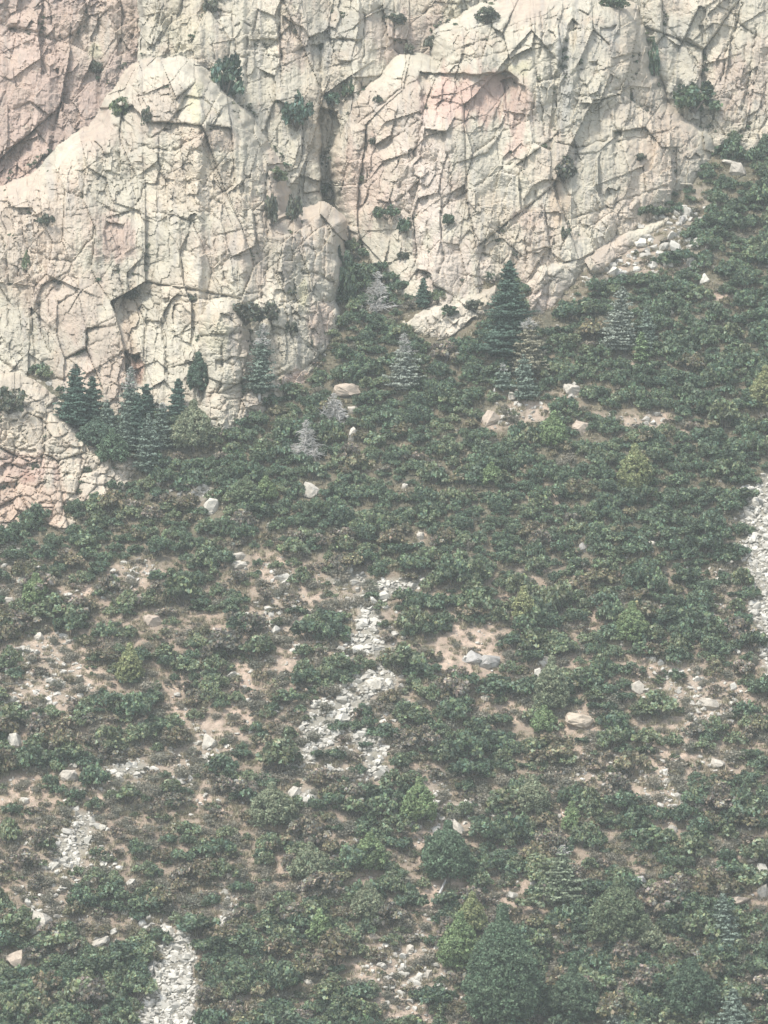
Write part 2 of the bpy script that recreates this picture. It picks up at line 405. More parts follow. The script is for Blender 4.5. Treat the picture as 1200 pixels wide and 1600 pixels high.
layer('back_cliff', 'pale jointed cliff rising behind the buttresses at the top',
    [(222,-300),(1045,-300),(1040,0),(1035,120),(1060,420),(500,460),(230,460),(228,130),(224,70)],
    [(180,450),(300,450),(440,430),(500,395),(535,388),(560,400),(640,330),(1000,240),(1060,232)], .36, 4, 4, STD, .05, 2000,
    cl=[(.6,2.2,[(438,15),(436,60),(440,130)]),(.4,1.2,[(385,60),(385,140)]),(.45,1.6,[(500,70),(502,120),(500,250)]),(.5,2,[(568,20),(570,70),(566,95)]),
        (.4,1.2,[(440,90),(400,85),(350,95)]),(.35,1,[(510,60),(545,60),(570,70)]),(.35,1.2,[(495,112),(560,92)]),(.4,1.2,[(320,10),(360,22),(392,42)]),
        (.4,1,[(330,60),(340,110)]),(.7,2.5,[(512,190),(508,250),(512,320)]),(.4,1.4,[(440,0),(470,20),(470,60)]),(.4,1.3,[(368,70),(372,110)])],
    rc=[([(440,25),(470,40),(500,75),(470,75),(445,55)],1.5,.2),([(515,60),(566,60),(566,92),(520,85)],1.2,.4),([(488,70),(503,70),(503,115),(490,110)],1.5,.8),
        ([(390,62),(438,60),(436,82),(392,85)],1.2,.5),([(498,165),(528,175),(536,330),(560,400),(526,402),(502,320)],4.,7.)],
    cols=[(460,70,28,50,PINK,.5),(280,50,45,70,YEL,.25),(660,60,60,50,PINK,.45),(610,60,50,40,PINK,.4),(710,20,22,40,YEL,.45),(520,60,50,40,GREY,.4)])
layer('upper_slab_cliff', 'tall cracked slabs of granite in the upper right corner',
    [(1015,-300),(1650,-300),(1650,260),(1180,260),(1120,240),(1050,175),(1035,130),(1005,70)],
    [(900,250),(1060,225),(1120,228),(1180,232),(1260,215),(1650,180)], .34, 0, 3, STD, .28, 3000,
    cl=[(.5,2.2,[(1158,5),(1150,45),(1134,78),(1128,128)]),(.5,2,[(1182,40),(1172,110),(1160,172)]),(.4,1.2,[(1100,15),(1096,80)]),(.4,1.3,[(1108,0),(1152,26)]),
        (.5,1.8,[(1188,180),(1160,205),(1132,226)]),(.4,1.4,[(1062,60),(1085,90),(1105,140)]),(.5,1.6,[(1040,40),(1075,80),(1095,120)]),(.4,1.2,[(1165,70),(1160,140)])],
    rc=[([(1092,40),(1100,40),(1104,85),(1096,90)],1.4,.4),([(1070,55),(1100,80),(1110,120),(1085,95)],1.3,.6)],
    cols=[(1140,130,45,60,PINK,.45),(1190,110,30,60,PINK,.4),(1080,160,60,40,GREY,.3),(1050,60,40,40,GREY,.3)])
layer('cliff_buttress', 'broad pale buttress with a domed top on the left',
    [(-420,330),(0,312),(55,292),(95,255),(130,222),(165,198),(185,160),(215,118),(250,108),(292,112),(328,140),(352,172),(375,188),(398,230),(425,270),(440,335),(480,345),
     (502,334),(522,352),(528,430),(520,470),(528,505),(522,562),(470,625),(340,700),(-420,700)],
    [(-420,600),(0,588),(40,598),(100,612),(240,652),(310,650),(330,618),(400,606),(440,614),(490,582),(526,556)], .46, 0, 6, STD, -.18, 4000,
    cl=[(.9,2.2,[(185,420),(200,500),(208,560),(222,605)]),(.6,2.0,[(248,480),(256,530),(264,585)]),(.4,1.3,[(2,370),(12,410),(12,480),(14,515)]),
        (.45,1.5,[(33,335),(40,380),(52,430),(60,470),(65,520),(78,550)]),(.4,1.3,[(52,395),(80,405),(115,408),(145,370),(150,345)]),(.45,1.5,[(58,480),(85,450),(105,430),(120,436)]),
        (.35,1,[(125,548),(150,535),(165,530)]),(.4,1.2,[(255,472),(300,470),(350,465),(405,456)]),(.5,1.6,[(0,560),(20,575),(55,590),(100,592)]),
        (.5,1.6,[(180,195),(205,235),(225,228),(268,238),(300,216),(345,196)]),(.5,1.5,[(140,300),(155,318),(190,335),(215,320),(226,288)]),
        (.4,1.3,[(330,312),(362,290),(380,330),(420,328)]),(.5,1.6,[(413,250),(418,330),(420,400),(408,470)]),(.4,1.1,[(310,280),(345,320),(398,352),(330,372)]),
        (.4,1.2,[(333,355),(340,410),(362,455)]),(.4,1.1,[(190,475),(232,462),(245,405)]),(.5,1.5,[(490,490),(488,540),(502,562)]),(.4,1.2,[(425,522),(470,525),(496,560)]),
        (.5,1.4,[(430,588),(470,580),(502,562)]),(.35,1.0,[(260,300),(300,330),(330,330)]),(.4,1.2,[(380,190),(385,240),(380,300)]),(.4,1.2,[(470,345),(475,400),(450,430)]),
        (.35,1.0,[(240,330),(300,345),(330,390)]),(.35,1.0,[(0,445),(40,450)]),(.35,1.0,[(330,430),(360,400),(410,395)]),(.5,1.6,[(445,440),(470,425),(500,430),(520,440)]),(.4,1.4,[(452,350),(462,420),(458,490)]),(.4,1.4,[(486,352),(492,400),(488,470)]),(.35,1.2,[(440,396),(480,385),(522,398)]),(.4,1.3,[(505,345),(510,400),(505,440)]),(.4,1.3,[(440,470),(480,478),(524,468)])],
    rc=[([(290,150),(318,150),(345,180),(335,200),(300,205),(268,185)],1.2,.3),([(165,345),(195,350),(193,395),(175,405),(158,370)],1.6,.5),
        ([(205,555),(222,550),(228,600),(214,600)],1.4,.6),([(190,180),(205,195),(212,215),(195,205)],1.4,.4),([(420,350),(455,335),(458,365),(430,375)],1.8,1.)],
    cols=[(180,375,40,45,PINK,.8),(205,500,14,100,TAN,.6),(305,165,13,36,YEL,.7),(150,210,40,40,PINK,.5),(240,170,60,50,PINK,.35),(475,455,9,26,YEL,.8),(500,505,24,40,PINK,.6),
          (470,600,40,22,PINK,.8),(330,215,40,25,RED,.35),(110,470,70,60,PINK,.35),(170,550,60,60,PINK,.3),(215,578,9,26,RED,.8)])
layer('overhang_buttress', 'rounded granite buttress with a pink overhang scar in the middle',
    [(602,500),(578,455),(564,410),(538,350),(526,285),(524,240),(540,192),(560,150),(612,114),(645,100),(690,108),(695,62),(720,45),(770,18),(850,8),(920,0),(985,15),(1006,60),(1012,112),
     (1042,170),(1112,214),(1124,250),(1102,300),(1000,400),(900,500),(690,560),(620,530)],
    [(500,440),(560,445),(600,474),(640,486),(690,484),(740,462),(780,446),(830,452),(870,432),(905,414),(940,398),(1000,362),(1050,332),(1110,286),(1160,262)], .42, 0, 9, STD, .12, 5000,
    cl=[(.6,1.9,[(663,150),(660,190),(650,230),(640,265),(625,292)]),(.45,1.5,[(690,325),(720,305),(760,280),(802,252)]),(.5,1.6,[(572,215),(573,300)]),(.45,1.4,[(545,200),(541,260),(530,312)]),
        (.45,1.6,[(845,20),(848,60),(838,110),(845,160),(850,212)]),(.55,1.8,[(868,222),(905,232),(955,215),(1000,175),(1020,165)]),(.5,1.5,[(900,152),(940,150),(980,135),(998,108)]),
        (.4,1.2,[(925,100),(950,106),(1000,86)]),(.4,1.3,[(960,222),(1000,214),(1060,200)]),(.45,1.5,[(688,330),(692,400),(686,428)]),(.4,1.3,[(698,422),(740,432),(768,444)]),
        (.35,1.1,[(670,60),(722,50),(785,30)]),(.35,1.1,[(690,84),(762,62),(835,40)]),(.35,1.1,[(704,102),(770,84),(845,68)]),(.35,1.1,[(800,122),(850,96),(884,86)]),
        (.5,1.4,[(596,232),(625,208),(654,188)]),(.5,1.5,[(558,192),(610,152),(655,122)]),(.45,1.4,[(885,345),(950,322),(1000,304),(1042,290)]),(.4,1.3,[(840,380),(890,360),(930,330)]),
        (.4,1.2,[(835,300),(852,342)]),(.45,1.3,[(862,280),(876,320),(895,372)]),(.4,1.2,[(930,285),(936,332)]),(.4,1.2,[(640,330),(650,400),(640,440)]),(.4,1.2,[(668,345),(672,410),(660,440)]),
        (.4,1.2,[(740,360),(760,400),(800,420)]),(.45,1.4,[(780,350),(785,400),(790,430)]),(.4,1.2,[(820,370),(824,420)]),(.4,1.2,[(545,350),(600,325),(640,300)]),(.35,1,[(890,120),(875,170),(872,215)]),
        (.4,1.3,[(700,240),(706,290),(700,325)]),(.4,1.3,[(950,160),(960,200),(985,220)])],
    rc=[([(655,112),(700,113),(745,116),(790,112),(812,124),(800,170),(770,205),(720,205),(672,190),(658,150)],2.6,-.2),([(782,128),(800,122),(822,135),(825,210),(800,205)],2.2,.4),
        ([(893,30),(906,38),(886,112),(872,215),(856,215),(866,120)],2.4,1.0),([(940,45),(965,38),(955,70),(938,75)],1.5,.5),([(955,90),(1000,82),(1000,95),(960,105)],1.3,.4),
        ([(905,330),(868,272),(876,268),(905,345),(925,370),(905,372)],.7,.5),([(958,205),(975,200),(972,235),(955,240)],1.4,.7)],
    cols=[(735,150,85,48,(.42,.29,.235),.8),(810,170,25,60,PINK,.8),(570,280,45,85,PINK,.7),(665,290,55,110,(.50,.42,.36),.6),(872,310,14,62,TAN,.8),(700,420,70,60,(.52,.43,.36),.6),
          (880,120,12,90,GREY,.7),(815,108,22,14,YEL,.7),(820,340,25,20,PINK,.5),(1040,240,60,40,TAN,.35),(730,70,40,25,TAN,.4),(950,60,20,25,GREY,.5),(980,340,60,40,PINK,.35),(805,230,26,20,PINK,.8)])  # tall GREY ellipse: shade of the recessed ridge face, put into the colour
layer('rock_outcrop', 'reddish blocky outcrop on the slope at the left edge',
    [(-420,592),(0,598),(45,612),(78,640),(96,662),(118,682),(150,702),(215,722),(208,752),(170,792),(122,805),(112,835),(72,860),(0,885),(-420,910)],
    [(-420,900),(0,868),(60,856),(110,822),(150,796),(168,790),(205,757),(230,745)], .66, 0, 2.2, FINE, .05, 6000,
    cl=[(.5,1.6,[(22,690),(20,730),(24,745)]),(.45,1.5,[(66,650),(68,700),(60,740)]),(.45,1.3,[(0,718),(25,715),(60,715)]),(.45,1.4,[(0,748),(50,742),(105,740)]),(.5,1.5,[(98,770),(98,800),(96,812)]),
        (.5,1.5,[(122,680),(128,720),(122,760),(130,790)]),(.4,1.2,[(70,690),(105,700)]),(.45,1.4,[(30,770),(45,800),(70,812)])],
    rc=[([(22,700),(55,700),(55,712),(22,715)],1.2,.5),([(0,728),(60,722),(55,738),(0,745)],1.3,.6),([(0,756),(28,750),(28,790),(0,790)],1.2,.6),([(100,792),(120,788),(120,805),(100,808)],1.,.5)],
    cols=[(40,790,80,60,(.45,.325,.245),.7),(40,730,60,28,(.43,.31,.25),.7),(110,690,40,40,CREAM,.4),(42,745,14,10,RED,.9),(165,745,50,45,(.52,.45,.36),.7)], basecol=(.45,.395,.31), edge=3.)
layer('rock_pinnacle', 'stack of rounded pale blocks at the foot of the left buttress',
    [(328,500),(344,484),(362,486),(378,500),(385,560),(398,600),(418,618),(420,655),(385,668),(350,700),(322,680),(314,640),(324,600),(320,545)],
    [(300,684),(345,690),(385,662),(425,652)], .30, -.6, 2.4, FINE, 0., 7000,
    cl=[(.5,1.4,[(345,545),(348,590),(340,610)]),(.5,1.4,[(376,500),(376,560),(380,600)]),(.4,1.2,[(325,570),(345,575)]),(.4,1.2,[(330,615),(385,612)]),(.4,1.2,[(385,640),(395,655)])],
    rc=[([(346,488),(362,490),(366,512),(352,508)],1.5,.6),([(338,560),(348,560),(348,580),(336,580)],1.2,.8)],
    cols=[(340,520,30,30,(.50,.47,.34),.5),(350,690,20,20,PINK,.5)], edge=4.)
layer('rock_ledge', 'long pale ledge of smooth slabs under the overhang buttress',
    LEDGE,
    [(620,508),(655,520),(680,528),(712,516),(748,496),(790,470)], .62, -.5, 1.6, SOFT, .5, 8000,
    cl=[(.4,1.1,[(668,496),(672,524)]),(.4,1.1,[(704,500),(725,492),(772,478)]),(.35,1.,[(735,474),(745,492)])], cols=[(700,500,60,30,(.56,.49,.40),.6)], edge=4.)
layer('rock_hump', 'rounded pale rock knob beside the big dark fir',
    HUMP,
    [(800,500),(845,498),(868,478),(905,430),(930,405)], .45, -.8, 2.2, SOFT, .3, 9000,
    cl=[(.4,1.2,[(858,440),(854,480)]),(.4,1.1,[(852,430),(880,436)])], cols=[(845,470,22,22,(.50,.41,.34),.7)], edge=4.)

layer('rock_ramp', 'pale pinkish rock ramp climbing to the right under the overhang buttress',
    RAMP, [(870,452),(905,440),(950,412),(975,396),(1012,376),(1060,352)], .6, -.9, 1.6, SOFT, .5, 9500,
    cl=[(.35,1.,[(925,405),(940,418)]),(.35,1.,[(960,382),(985,386)])], cols=[(950,395,60,40,(.44,.355,.285),.6)], edge=4.)

COMP = np.minimum.reduce([l['full'] for l in LAYERS])
COMPH = np.minimum(COMP, HILL)
ny, nx = FX.shape
for l in LAYERS:
    y = l['y']; sl = l['sl']
    vid = np.arange(y.size).reshape(y.shape)
    vis = (y < COMP[sl]+1.2) & (y < HILL[sl]+1.5) & (y < 9e3)
    vis2 = vis[:-1, :-1] | vis[1:, :-1] | vis[1:, 1:] | vis[:-1, 1:]
    ok = y < 9e3
    keep = vis2 & ok[:-1, :-1] & ok[1:, :-1] & ok[1:, 1:] & ok[:-1, 1:]
    fi, fj = np.nonzero(keep)
    if not len(fi): continue
    quads = np.stack([vid[fi, fj], vid[fi+1, fj], vid[fi+1, fj+1], vid[fi, fj+1]], -1)
    cid = l['ids'][fi, fj]
    wx, wy, wz = to_world(l['CX'], l['CY'], y)
    P = np.stack([wx, wy, wz], -1).reshape(-1, 3); C = l['col'].reshape(-1, 3)
    root = link(l['name'], None); tag(root, l['label'], 'cliff' if l['name'].startswith(('cliff', 'back', 'over', 'upper')) else 'rock')
    order = np.argsort(cid, kind='stable'); quads = quads[order]; cid = cid[order]
    cuts = np.nonzero(np.diff(cid))[0]+1
    groups = np.split(np.arange(len(cid)), cuts)
    small = [g for g in groups if len(g) < 14]; groups = [g for g in groups if len(g) >= 14]
    groups.sort(key=len, reverse=True)
    rest = small+groups[290:]; groups = groups[:290]
    ctr = P[np.unique(quads.ravel())].mean(0); root.location = ctr
    def piece(nm, qs):
        u, inv = np.unique(qs.ravel(), return_inverse=True)
        return link(nm, mesh_np(nm, P[u]-ctr, inv.reshape(-1, 4), [M['rock']], C[u]), root)
    for g in groups: piece('rock_block', quads[g])
    if rest: piece('rock_rubble', quads[np.concatenate(rest)])['kind'] = 'stuff'

def on_cliff(px, py):
    j = int(round((px-cgx[0])/G)); i = int(round((py-cgy[0])/G))
    y = float(COMPH[i, j]); x, y, z = to_world(px, py, y)
    return Vector((float(x), y, float(z)))
def cover(px, py):       # True where rock hides the hillside
    j = np.clip(((np.asarray(px)-cgx[0])/G).round().astype(int), 0, nx-1); i = np.clip(((np.asarray(py)-cgy[0])/G).round().astype(int), 0, ny-1)
    return (COMP[i, j] < HILL[i, j]-.1) & (np.asarray(py) < 925)

# ------------------------------------------------------------------ stones
def stone_mesh(name, seed, mat, n=20, bev=.05, flat=1.0):
    r = random.Random(seed); bm = bmesh.new()
    for _ in range(n):
        v = Vector((r.gauss(0, 1), r.gauss(0, 1), r.gauss(0, 1))).normalized()
        p = 3.2
        k = (abs(v.x)**p+abs(v.y)**p+abs(v.z)**p)**(-1/p)
        v = v*k*r.uniform(.78, 1.0)
        bm.verts.new((v.x, v.y, v.z*flat))
    res = bmesh.ops.convex_hull(bm, input=bm.verts[:])
    bmesh.ops.delete(bm, geom=[v for v in bm.verts if not v.link_faces], context='VERTS')
    bmesh.ops.dissolve_limit(bm, angle_limit=math.radians(14), verts=bm.verts[:], edges=bm.edges[:])
    if bev:
        bmesh.ops.triangulate(bm, faces=bm.faces[:])
        bmesh.ops.subdivide_edges(bm, edges=bm.edges[:], cuts=2, use_grid_fill=True)
        for v in bm.verts: v.co += v.co.normalized()*(.05*math.sin(v.co.x*5.1+seed)*math.cos(v.co.y*4.3+v.co.z*3.7+seed*.7)+r.uniform(-.045, .045))
    if 0: bmesh.ops.bevel(bm, geom=bm.edges[:], offset=bev, segments=2, affect='EDGES', profile=.6, clamp_overlap=True)
    for f in bm.faces: f.smooth = False
    me = bpy.data.meshes.new(name); bm.to_mesh(me); bm.free(); me.materials.append(mat); return me

BOULDERS = [  # px, py (centre), width px, height px, tilt, material, label
 (484,764,29,25,.5,'boulder','white boulder standing alone under the pale dead conifer'),
 (330,788,20,27,.2,'boulder','white upright boulder below a small patch of pink rubble'),
 (237,968,26,20,.1,'tanrock','pinkish boulder with a flat top, left of the small white slab'),
 (341,987,23,15,.0,'boulder','small white tilted slab right of the pinkish boulder'),
 (325,1157,24,28,.0,'boulder','rounded white boulder alone on the lower left slope'),
 (62,994,14,16,.6,'boulder','small white boulder at the top of the bare pink patch'),
 (22,1157,20,28,.2,'boulder','pointed white boulder close to the left edge'),
 (107,1210,29,18,.0,'boulder','low pale boulder right of two small stones at left edge'),
 (62,1440,34,38,.1,'boulder','largest squarish pale boulder above the lower left thicket'),
 (27,1496,31,27,.1,'tanrock','cream boulder at the left edge below the squarish one'),
 (767,652,27,25,.1,'tanrock','pale rounded boulder on bare soil under the twin firs'),
 (540,608,38,20,.0,'tanrock','tan flat topped boulder below the gully'),
 (551,640,17,14,.1,'boulder','small white boulder just under the tan flat topped one'),
 (550,678,12,25,.2,'boulder','narrow upright white rock right of the pale dead conifer'),
 (800,618,13,15,.1,'boulder','small pale boulder right of a tiny white stump'),
 (686,546,20,15,.0,'boulder','white boulder half buried under the long ledge'),
 (893,607,27,18,.2,'boulder','white boulder topping the short rocky bank in mid slope'),
 (906,667,26,22,.2,'tanrock','pale boulder at the left end of the bare bank'),
 (1100,435,15,20,.3,'boulder','bright white block in the dark upper right thicket'),
 (1047,487,10,15,.2,'boulder','small white rock below the rubble under the slabs'),
 (1152,264,26,22,.3,'boulder','rounded white boulder where slabs meet the upper thicket'),
 (1141,254,26,7,.2,'boulder','thin white slab resting beside the rounded upper boulder'),
 (1065,343,10,13,.1,'greyrock','little grey white rock inside the upper dark thicket'),
 (717,1291,13,28,-.6,'boulder','slanted white rock above the dark rounded oak'),
 (461,1236,20,17,.2,'boulder','pale boulder at the tail of the central rock chute'),
 (584,1068,27,17,.1,'boulder','largest pale slab within the central rock chute'),
 (372,868,20,12,.0,'boulder','upper of two stacked pale flat rocks'),
 (374,881,22,11,.1,'boulder','lower of two stacked pale flat rocks'),
 (853,1030,15,13,.2,'boulder','upper pale rock of a short upright pair'),
 (842,1052,13,22,-.3,'boulder','lower pale rock of a short upright pair'),
 (995,1072,20,20,-.5,'boulder','slanted white boulder on the right lower slope'),
 (1019,1030,11,11,.1,'boulder','small white boulder above the slanted one on the right'),
 (738,1026,30,24,.2,'greyrock','broad grey rock face on the bare knoll'),
 (765,1030,30,24,-.2,'greyrock','second grey rock right of the broad rock face on the knoll'),
 (1107,1098,29,17,.2,'boulder','broad white rock in the rubble left of the scree field'),
 (905,1124,42,22,.2,'tanrock','large tan rock hump above a bare orange patch'),
 (1189,1358,19,22,.1,'boulder','upper rounded white boulder at the right edge'),
 (1193,1392,18,24,.1,'boulder','lower rounded white boulder at the right edge'),
 (1150,1407,42,16,-.2,'tanrock','low tan rock beside the right edge boulders'),
 (1174,1344,20,6,-.2,'boulder','short white slab left of the right edge boulders'),
 (998,1378,18,22,.2,'greyrock','grey pointed boulder among the lower right oaks'),
 (640,1482,12,15,.2,'boulder','small white rock above the bare bottom patch'),
 (1050,1295,15,16,.3,'boulder','white rock under the reddish rubble on lower right'),
 (830,1475,13,13,.0,'greyrock','small round grey rock right of the large bottom tree'),
 (670,1521,9,16,.1,'boulder','narrow upright white stone on the bare bottom patch'),
 (656,1524,11,12,.3,'boulder','small white stone left of the narrow upright one at bottom'),
 (170,1384,17,9,.0,'boulder','flat white stone above the lower left thicket'),
 (196,1424,12,15,.4,'boulder','small leaning white stone right of the squarish boulder'),
 (266,1456,10,16,.0,'boulder','little white stone at the head of the lower gravel chute'),
 (158,1470,28,12,-.4,'boulder','tilted pale slab on the edge of the lower left thicket'),
 (1120,1192,24,14,.2,'boulder','pale rock in the rubble on the right edge slope'),
 (483,1533,14,10,.2,'boulder','white stone in the olive oaks right of the gravel chute'),
 (585,1463,20,12,.2,'tanrock','pale tan rock above the bare bottom patch'),
 (610,1415,14,9,.1,'boulder','pale stone above the bottom patch, left of the log'),
 (640,1288,10,10,.1,'greyrock','grey stone on orange soil left of the dark oak'),
 (420,822,9,14,.1,'boulder','small upright white stone right of the stacked flat rocks'),
 (280,741,9,10,.1,'boulder','little white stone below the pale narrow firs'),
 (13,938,16,14,.1,'boulder','white stone under the red outcrop at the left edge'),
 (632,760,9,13,.3,'boulder','small white stone above the central thicket'),
 (656,836,12,13,.2,'boulder','white stone at the top of the central thicket gap'),
 (855,776,9,20,-.4,'tanrock','thin pale rock along a narrow bare strip'),
 (1020,848,15,8,.1,'boulder','small white stone left of the wide scree field'),
 (912,855,10,16,-.2,'greyrock','faint grey stone in the middle right thicket'),
 (38,1250,14,10,.1,'boulder','small pale stone above the left gravel patch'),
 (160,1292,12,10,.1,'boulder','white stone right of the left gravel patch'),
 (758,1090,12,11,.2,'boulder','white stone below the bare knoll'),
 (868,1345,12,10,.1,'greyrock','grey stone left of the dead topped fir'),
 (833,1380,11,8,-.3,'greyrock','flat grey stone on bare soil below the dead topped fir'),
 (1085,555,8,10,.1,'greyrock','small grey stone deep in the right hand thicket'),
]
bmesh_cache = {}
def bould(k, mat):
    if (k, mat) not in bmesh_cache: bmesh_cache[(k, mat)] = stone_mesh('boulder', 300+k, M[mat], 22+(k % 4)*4, .07)
    return bmesh_cache[(k, mat)]
for i, (px, py, w, h, t, mat, lab) in enumerate(BOULDERS):
    p = on_hill(px, py+h*.30) if not (py < 925 and cover(px, py+h*.3)) else on_cliff(px, py+h*.3)
    s = mpp(p.y)*.5
    o = link('boulder', bould(i % 14, mat), None, p+Vector((0, 0, h*s*.32)), (t*.25, t, RS.uniform(-.5, .5)), (w*s*1.2, max(w, h)*s*.95, h*s*1.25))
    tag(o, lab, 'boulder')

# ------------------------------------------------------------------ instanced stuff
def instancer(name, pts, rot, scl, idx, protos, label, cat):
    me = bpy.data.meshes.new(name); me.vertices.add(len(pts)); me.vertices.foreach_set('co', np.asarray(pts, np.float32).ravel())
    for nm, typ, dat in (('rot', 'FLOAT_VECTOR', rot), ('scl', 'FLOAT_VECTOR', scl), ('idx', 'INT', idx)):
        a = me.attributes.new(nm, typ, 'POINT'); a.data.foreach_set('vector' if typ == 'FLOAT_VECTOR' else 'value', np.asarray(dat, np.float32 if typ != 'INT' else np.int32).ravel())
    c = bpy.data.collections.new(name+'_shapes')
    for k, d in enumerate(protos):
        c.objects.link(bpy.data.objects.new('%s_shape_%02d' % (name, k), d))
    ob = link(name, me); tag(ob, label, cat, None, 'stuff')
    ng = bpy.data.node_groups.new(name, 'GeometryNodeTree'); ng.is_modifier = True
    ng.interface.new_socket('Geometry', in_out='INPUT', socket_type='NodeSocketGeometry'); ng.interface.new_socket('Geometry', in_out='OUTPUT', socket_type='NodeSocketGeometry')
    N = ng.nodes; gi = N.new('NodeGroupInput'); go = N.new('NodeGroupOutput')
    ci = N.new('GeometryNodeCollectionInfo'); ci.inputs['Collection'].default_value = c; ci.inputs['Separate Children'].default_value = True; ci.inputs['Reset Children'].default_value = True
    ip = N.new('GeometryNodeInstanceOnPoints'); ip.inputs['Pick Instance'].default_value = True
    def na(nm, dt):
        a = N.new('GeometryNodeInputNamedAttribute'); a.data_type = dt; a.inputs['Name'].default_value = nm; return a.outputs['Attribute']
    L = ng.links
    L.new(gi.outputs[0], ip.inputs['Points']); L.new(ci.outputs[0], ip.inputs['Instance'])
    L.new(na('idx', 'INT'), ip.inputs['Instance Index']); L.new(na('rot', 'FLOAT_VECTOR'), ip.inputs['Rotation']); L.new(na('scl', 'FLOAT_VECTOR'), ip.inputs['Scale'])
    L.new(ip.outputs[0], go.inputs[0])
    md = ob.modifiers.new('scatter', 'NODES'); md.node_group = ng
    return ob

MARKS = [(1005,385,'the broken rubble under the overhang buttress'),(1065,360,'the upper end of the rock ramp'),(930,425,'the lower end of the rock ramp'),(1180,1540,'the bottom right corner'),(1040,1560,'the bottom edge between the spruces'),(900,1560,'the bottom edge right of the large tree'),(1080,720,'the dark thicket above the scree field'),(430,1480,'the thicket right of the gravel chute'),(484,764,'the lone white boulder under the dead conifer'),(330,788,'the white upright boulder by pink rubble'),(237,968,'the pinkish flat topped boulder'),(325,1157,'the rounded white boulder on the lower left'),
 (203,1050,'the bright olive juniper on the lower left'),(22,1157,'the pointed white boulder at the left edge'),(107,1210,'the low pale boulder near the left edge'),(62,1440,'the squarish boulder on the lower left'),
 (480,700,'the pale dead conifer'),(632,590,'the silver fir with the dead top'),(540,608,'the tan flat topped boulder'),(545,440,'the gully between the buttresses'),(793,520,'the tallest dark fir'),
 (826,570,'the brownish fir'),(966,520,'the big silver fir'),(1011,530,'the slim green fir'),(1100,435,'the white block in the upper thicket'),(1150,264,'the boulder under the upper slabs'),(1065,343,'the cliff corner at the upper right'),
 (1190,480,'the right edge beside the upper thicket'),(1100,580,'the open brush right of the silver fir'),(1196,630,'the olive pine at the right edge'),(1000,660,'the bare bank in mid slope'),(893,607,'the white boulder on the short bank'),
 (767,652,'the pale boulder under the firs'),(865,690,'the light green pine in mid slope'),(992,750,'the olive yellow pine below the bank'),(768,750,'the light green bush in mid slope'),(660,830,'the stony gap in the central thicket'),
 (640,700,'the open thicket below the dead topped fir'),(860,790,'the narrow bare strip in mid slope'),(1150,830,'the top of the wide scree field'),(1165,960,'the lower edge of the wide scree field'),(1060,900,'the dense thicket left of the scree field'),
 (818,950,'the small yellow green pine'),(988,990,'the round green pine'),(740,1020,'the bare knoll'),(862,1090,'the tall grey green pine'),(995,1072,'the slanted white boulder'),(905,1122,'the large tan rock hump'),
 (1107,1098,'the broad white rock on the right'),(1120,1192,'the rubble at the right edge'),(1170,1100,'the foot of the wide scree field'),(632,912,'the top of the central chute'),(580,1000,'the middle of the central chute'),(510,1130,'the lower central chute'),
 (590,1205,'the tail of the central chute'),(655,1270,'the green pine by the chute tail'),(577,1340,'the rounded green pine below the chute'),(485,1355,'the broad dull pine'),(425,1270,'the broad olive grey pine'),(500,1455,'the small round pine at bottom centre'),
 (717,1291,'the slanted white rock'),(700,1350,'the dark rounded evergreen'),(832,1250,'the grey green pine on the lower right'),(893,1285,'the small bright juniper'),(880,1390,'the fir with the whitish top'),(952,1235,'the pale broken stump'),
 (1050,1295,'the white rock under reddish rubble'),(1190,1370,'the white boulders at the right edge'),(1136,1450,'the pale corner spruce'),(965,1440,'the wide tree near the bottom right'),(785,1540,'the large bottom tree'),(640,1530,'the bare bottom patch'),
 (262,1480,'the head of the bottom gravel chute'),(262,1570,'the bottom gravel chute'),(110,1310,'the left gravel patch'),(356,1430,'the thin gravel streak'),(150,1540,'the lower left thicket'),(420,1540,'the olive oaks at the bottom'),(372,875,'the two stacked flat rocks'),
 (215,895,'the pale rubble under the outcrop'),(150,830,'the foot of the red outcrop'),(55,930,'the small green pine at the left edge'),(100,1030,'the bare pink patch'),(230,720,'the pale pointed fir'),(302,690,'the bushy pine by the block stack'),
 (400,660,'the foot of the block stack'),(430,950,'the brown strip left of the chute'),(385,775,'the bushy green tree below the block stack'),(700,490,'the long pale ledge'),(850,470,'the rounded rock hump by the fir'),(250,1330,'the brown brush on the lower left'),(740,870,'the heart of the mid slope thicket'),
 (930,860,'the thicket between the pines'),(341,987,'the small white slab'),(560,800,'the thicket above the central chute'),(1010,1180,'the orange soil on the right'),(790,1120,'the bare strip under the knoll'),(270,1230,'the dry brush below the white boulder')]
def zone(a, b):
    mx, my, nm = min(MARKS, key=lambda z: (z[0]-a)**2+(z[1]-b)**2)
    dx, dy = a-mx, b-my; d = math.hypot(dx, dy)
    if d < 14: return 'right at '+nm
    if abs(dx) > abs(dy)*1.2: w = 'left of ' if dx < 0 else 'right of '
    else: w = 'above ' if dy < 0 else 'below '
    return ('close ' if d < 22 else 'just ' if d < 38 else 'some way ' if d < 60 else 'well ')+w+nm
